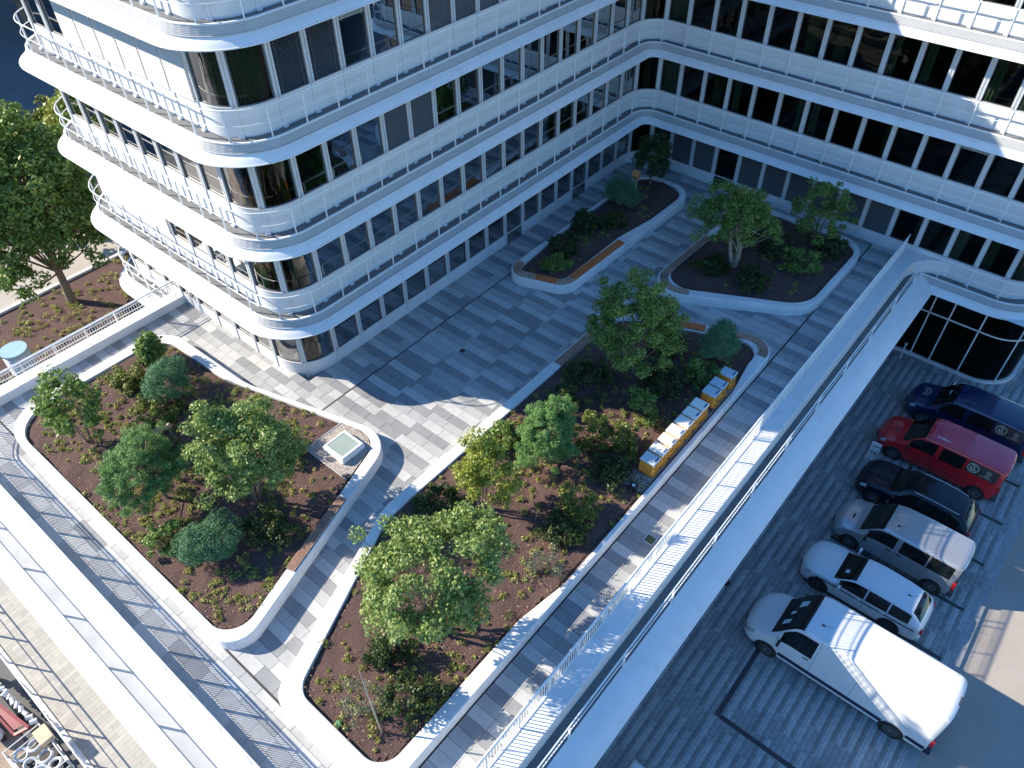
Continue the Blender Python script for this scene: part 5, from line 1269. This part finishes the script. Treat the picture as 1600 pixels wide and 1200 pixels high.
# ------------------------------------------------------------------ left side, below the terrace
PR = empty('pavement_railing', (-2.18, 20, ZP), 'white tube railing along the edge of the lower pavement above the dirt', 'railing')
railing([Vector((-2.12, 6.0)), Vector((-2.12, 33.0))], ZP, [1.1, .75], PR, 1.9, .3)
pe = MB(); y = 6.0
while y < 33: pe.cbox(-2.22, y, ZP-.1, -2.02, y+.98, ZP+.05); y += 1
pe.build('kerb_edge', MCON, kind='structure')
ZD = ZP-.15
t = empty('trailer_frame', (-3.1, 21.5, ZD), 'dark red steel trailer frame lying on the dirt by the pavement', 'trailer frame')
mr = simple('dark_red_steel', (.22, .02, .03), .5, 0, .15, 5)
m = MB(); m.tube([(-3.45, 23.9, ZD+.75), (-2.75, 20.1, ZD+.65)], .07, 4); m.tube([(-3.45, 23.9, ZD+.75), (-3.2, 20.3, ZD+.55)], .06, 4); m.tube([(-3.2, 20.3, ZD+.55), (-2.75, 20.1, ZD+.65)], .07, 4); m.build('beam', mr, t, kind='stuff')
obj('plate', [(-3.43, 23.6, ZD+.70), (-3.20, 20.5, ZD+.55), (-2.85, 20.4, ZD+.6)], [(0, 1, 2)], mr, t)
for yy in (23.2, 20.9):
    for xx in (-3.55, -2.8): 
        q = MB(); q.tube([(xx-.06, yy, ZD+.22), (xx+.06, yy, ZD+.22)], .22, 14); q.build('wheel', MTYRE, t)
t = empty('water_tank', (-3.85, 21.4, ZD), 'long white cylindrical tank beside the red frame', 'tank')
m = MB(); m.tube([(-3.95, 23.0, ZD+.42), (-3.94, 22.9, ZD+.42), (-3.62, 20.8, ZD+.42), (-3.6, 20.7, ZD+.42)], [.12, .24, .24, .12], 16); m.build('tank', P_WHITE, t, smooth=True, sharp=50)
m = MB(); m.box(-3.95, 22.4, ZD, -3.75, 22.5, ZD+.2); m.box(-3.85, 21.2, ZD, -3.6, 21.3, ZD+.2); m.build('cradle', mr, t, kind='stuff')
t = empty('wooden_crate', (-4.1, 24.0, ZD), 'open wooden crate holding short white timbers, left of the red frame', 'crate')
mw = simple('crate_wood', (.42, .32, .22), .8, var=.25, scale=8)
for i, (a, b, c_, d_) in enumerate(((-4.6, 23.5, -4.55, 24.5), (-3.65, 23.5, -3.6, 24.5), (-4.55, 23.5, -3.65, 23.55), (-4.55, 24.45, -3.65, 24.5))): MB().box(a, b, ZD, c_, d_, ZD+.5).build('side_board', mw, t)
for i in range(4): MB().box(-4.5+i*.2, 23.6, ZD+.05, -4.42+i*.2, 24.35, ZD+.35+.04*(i % 2)).build('timber', simple('pale_timber', (.6, .52, .42), .8), t)
t = empty('lattice_box', (-2.9, 18.6, ZD), 'grey wire mesh box full of ring shaped fittings at the bottom left', 'mesh box')
m = MB(); bx0, by0, bx1, by1 = -3.7, 17.9, -2.45, 19.8
for z in (ZD+.05, ZD+.45, ZD+.85):
    m.tube([(bx0, by0, z), (bx1, by0, z), (bx1, by1, z), (bx0, by1, z), (bx0, by0, z)], .03, 4)
for (a, b) in ((bx0, by0), (bx1, by0), (bx1, by1), (bx0, by1)): m.tube([(a, b, ZD), (a, b, ZD+.88)], .035, 4)
m.build('frame', MALU, t, kind='stuff')
MB().box(bx0+.03, by0+.03, ZD+.03, bx1-.03, by1-.03, ZD+.08).build('base_plate', MDARK, t)
def torus(cx, cy, cz, R_, r, tilt, n=18, k=6):
    m = MB(); pts = [(cx+R_*math.cos(2*math.pi*i/n), cy+R_*math.sin(2*math.pi*i/n), cz+tilt*R_*math.sin(2*math.pi*i/n)) for i in range(n+1)]; return m.tube(pts, r, k)
for i, (a, b, z, R_) in enumerate([(-3.35, 19.4, .62, .2), (-2.9, 19.35, .66, .22), (-3.3, 18.85, .6, .2), (-2.85, 18.75, .6, .24), (-3.2, 18.3, .62, .22), (-2.75, 18.2, .66, .2)]): torus(a, b, ZD+z, R_, .055, .25*(-1)**i).build('ring_fitting', MALU, t, smooth=True)
MB().cbox(-2.75, 18.95, ZD+.75, -2.3, 19.6, ZD+.98, .01).build('carton', simple('carton', (.62, .48, .33), .8), t)
# coupling pieces strung out in a line (white fittings on the pit edge)
t = empty('fitting_chain', (-2.85, 23.5, ZD), 'row of white and grey pipe fittings laid in a line along the pit edge', 'pipe fittings')
r2 = random.Random(3)
for i in range(26):
    f = i/25; x_ = -3.1+.55*f; y_ = 26.6-6.4*f
    m = MB(); q = r2.uniform(.08, .13); a = r2.uniform(0, 3); m.tube([(x_-q*math.cos(a), y_-q*math.sin(a), ZD+.12+.6*(f > .45)*.8), (x_+q*math.cos(a), y_+q*math.sin(a), ZD+.16+.6*(f > .45)*.8)], [q*.9, q*.75], 8)
    m.build('fitting', P_WHITE if i % 4 else MALU, t, smooth=True, sharp=50)
# round ventilation kiosk below the far balustrade
t = empty('ventilation_kiosk', (6.0, 38.2, ZP), 'round blue grey ventilation drum with a louvred skirt and a flat glossy top', 'ventilation drum')
cx_, cy_ = 5.98, 38.45; zt = -3.8
m = MB(); m.cyl((cx_, cy_), .56, ZP-.05, zt-.12, 32); m.build('drum', simple('blue_grey_metal', (.30, .38, .48), .5), t, smooth=True, sharp=50)
for k in range(12):
    m = MB(); z = ZP+.5+k*.19; n_ = 32
    if z < zt-.3: m.add([(cx_+r_q*math.cos(2*math.pi*i/n_), cy_+r_q*math.sin(2*math.pi*i/n_), zz) for (r_q, zz) in ((.57, z+.06), (.63, z)) for i in range(n_)], [(i, (i+1) % n_, n_+(i+1) % n_, n_+i) for i in range(n_)]); m.build('louvre', MALU, t, smooth=True)
m = MB(); m.cyl((cx_, cy_), .66, zt-.12, zt, 40); m.build('top', simple('glossy_pale_top', (.35, .50, .56), .12, coat=1), t, smooth=True, sharp=50)
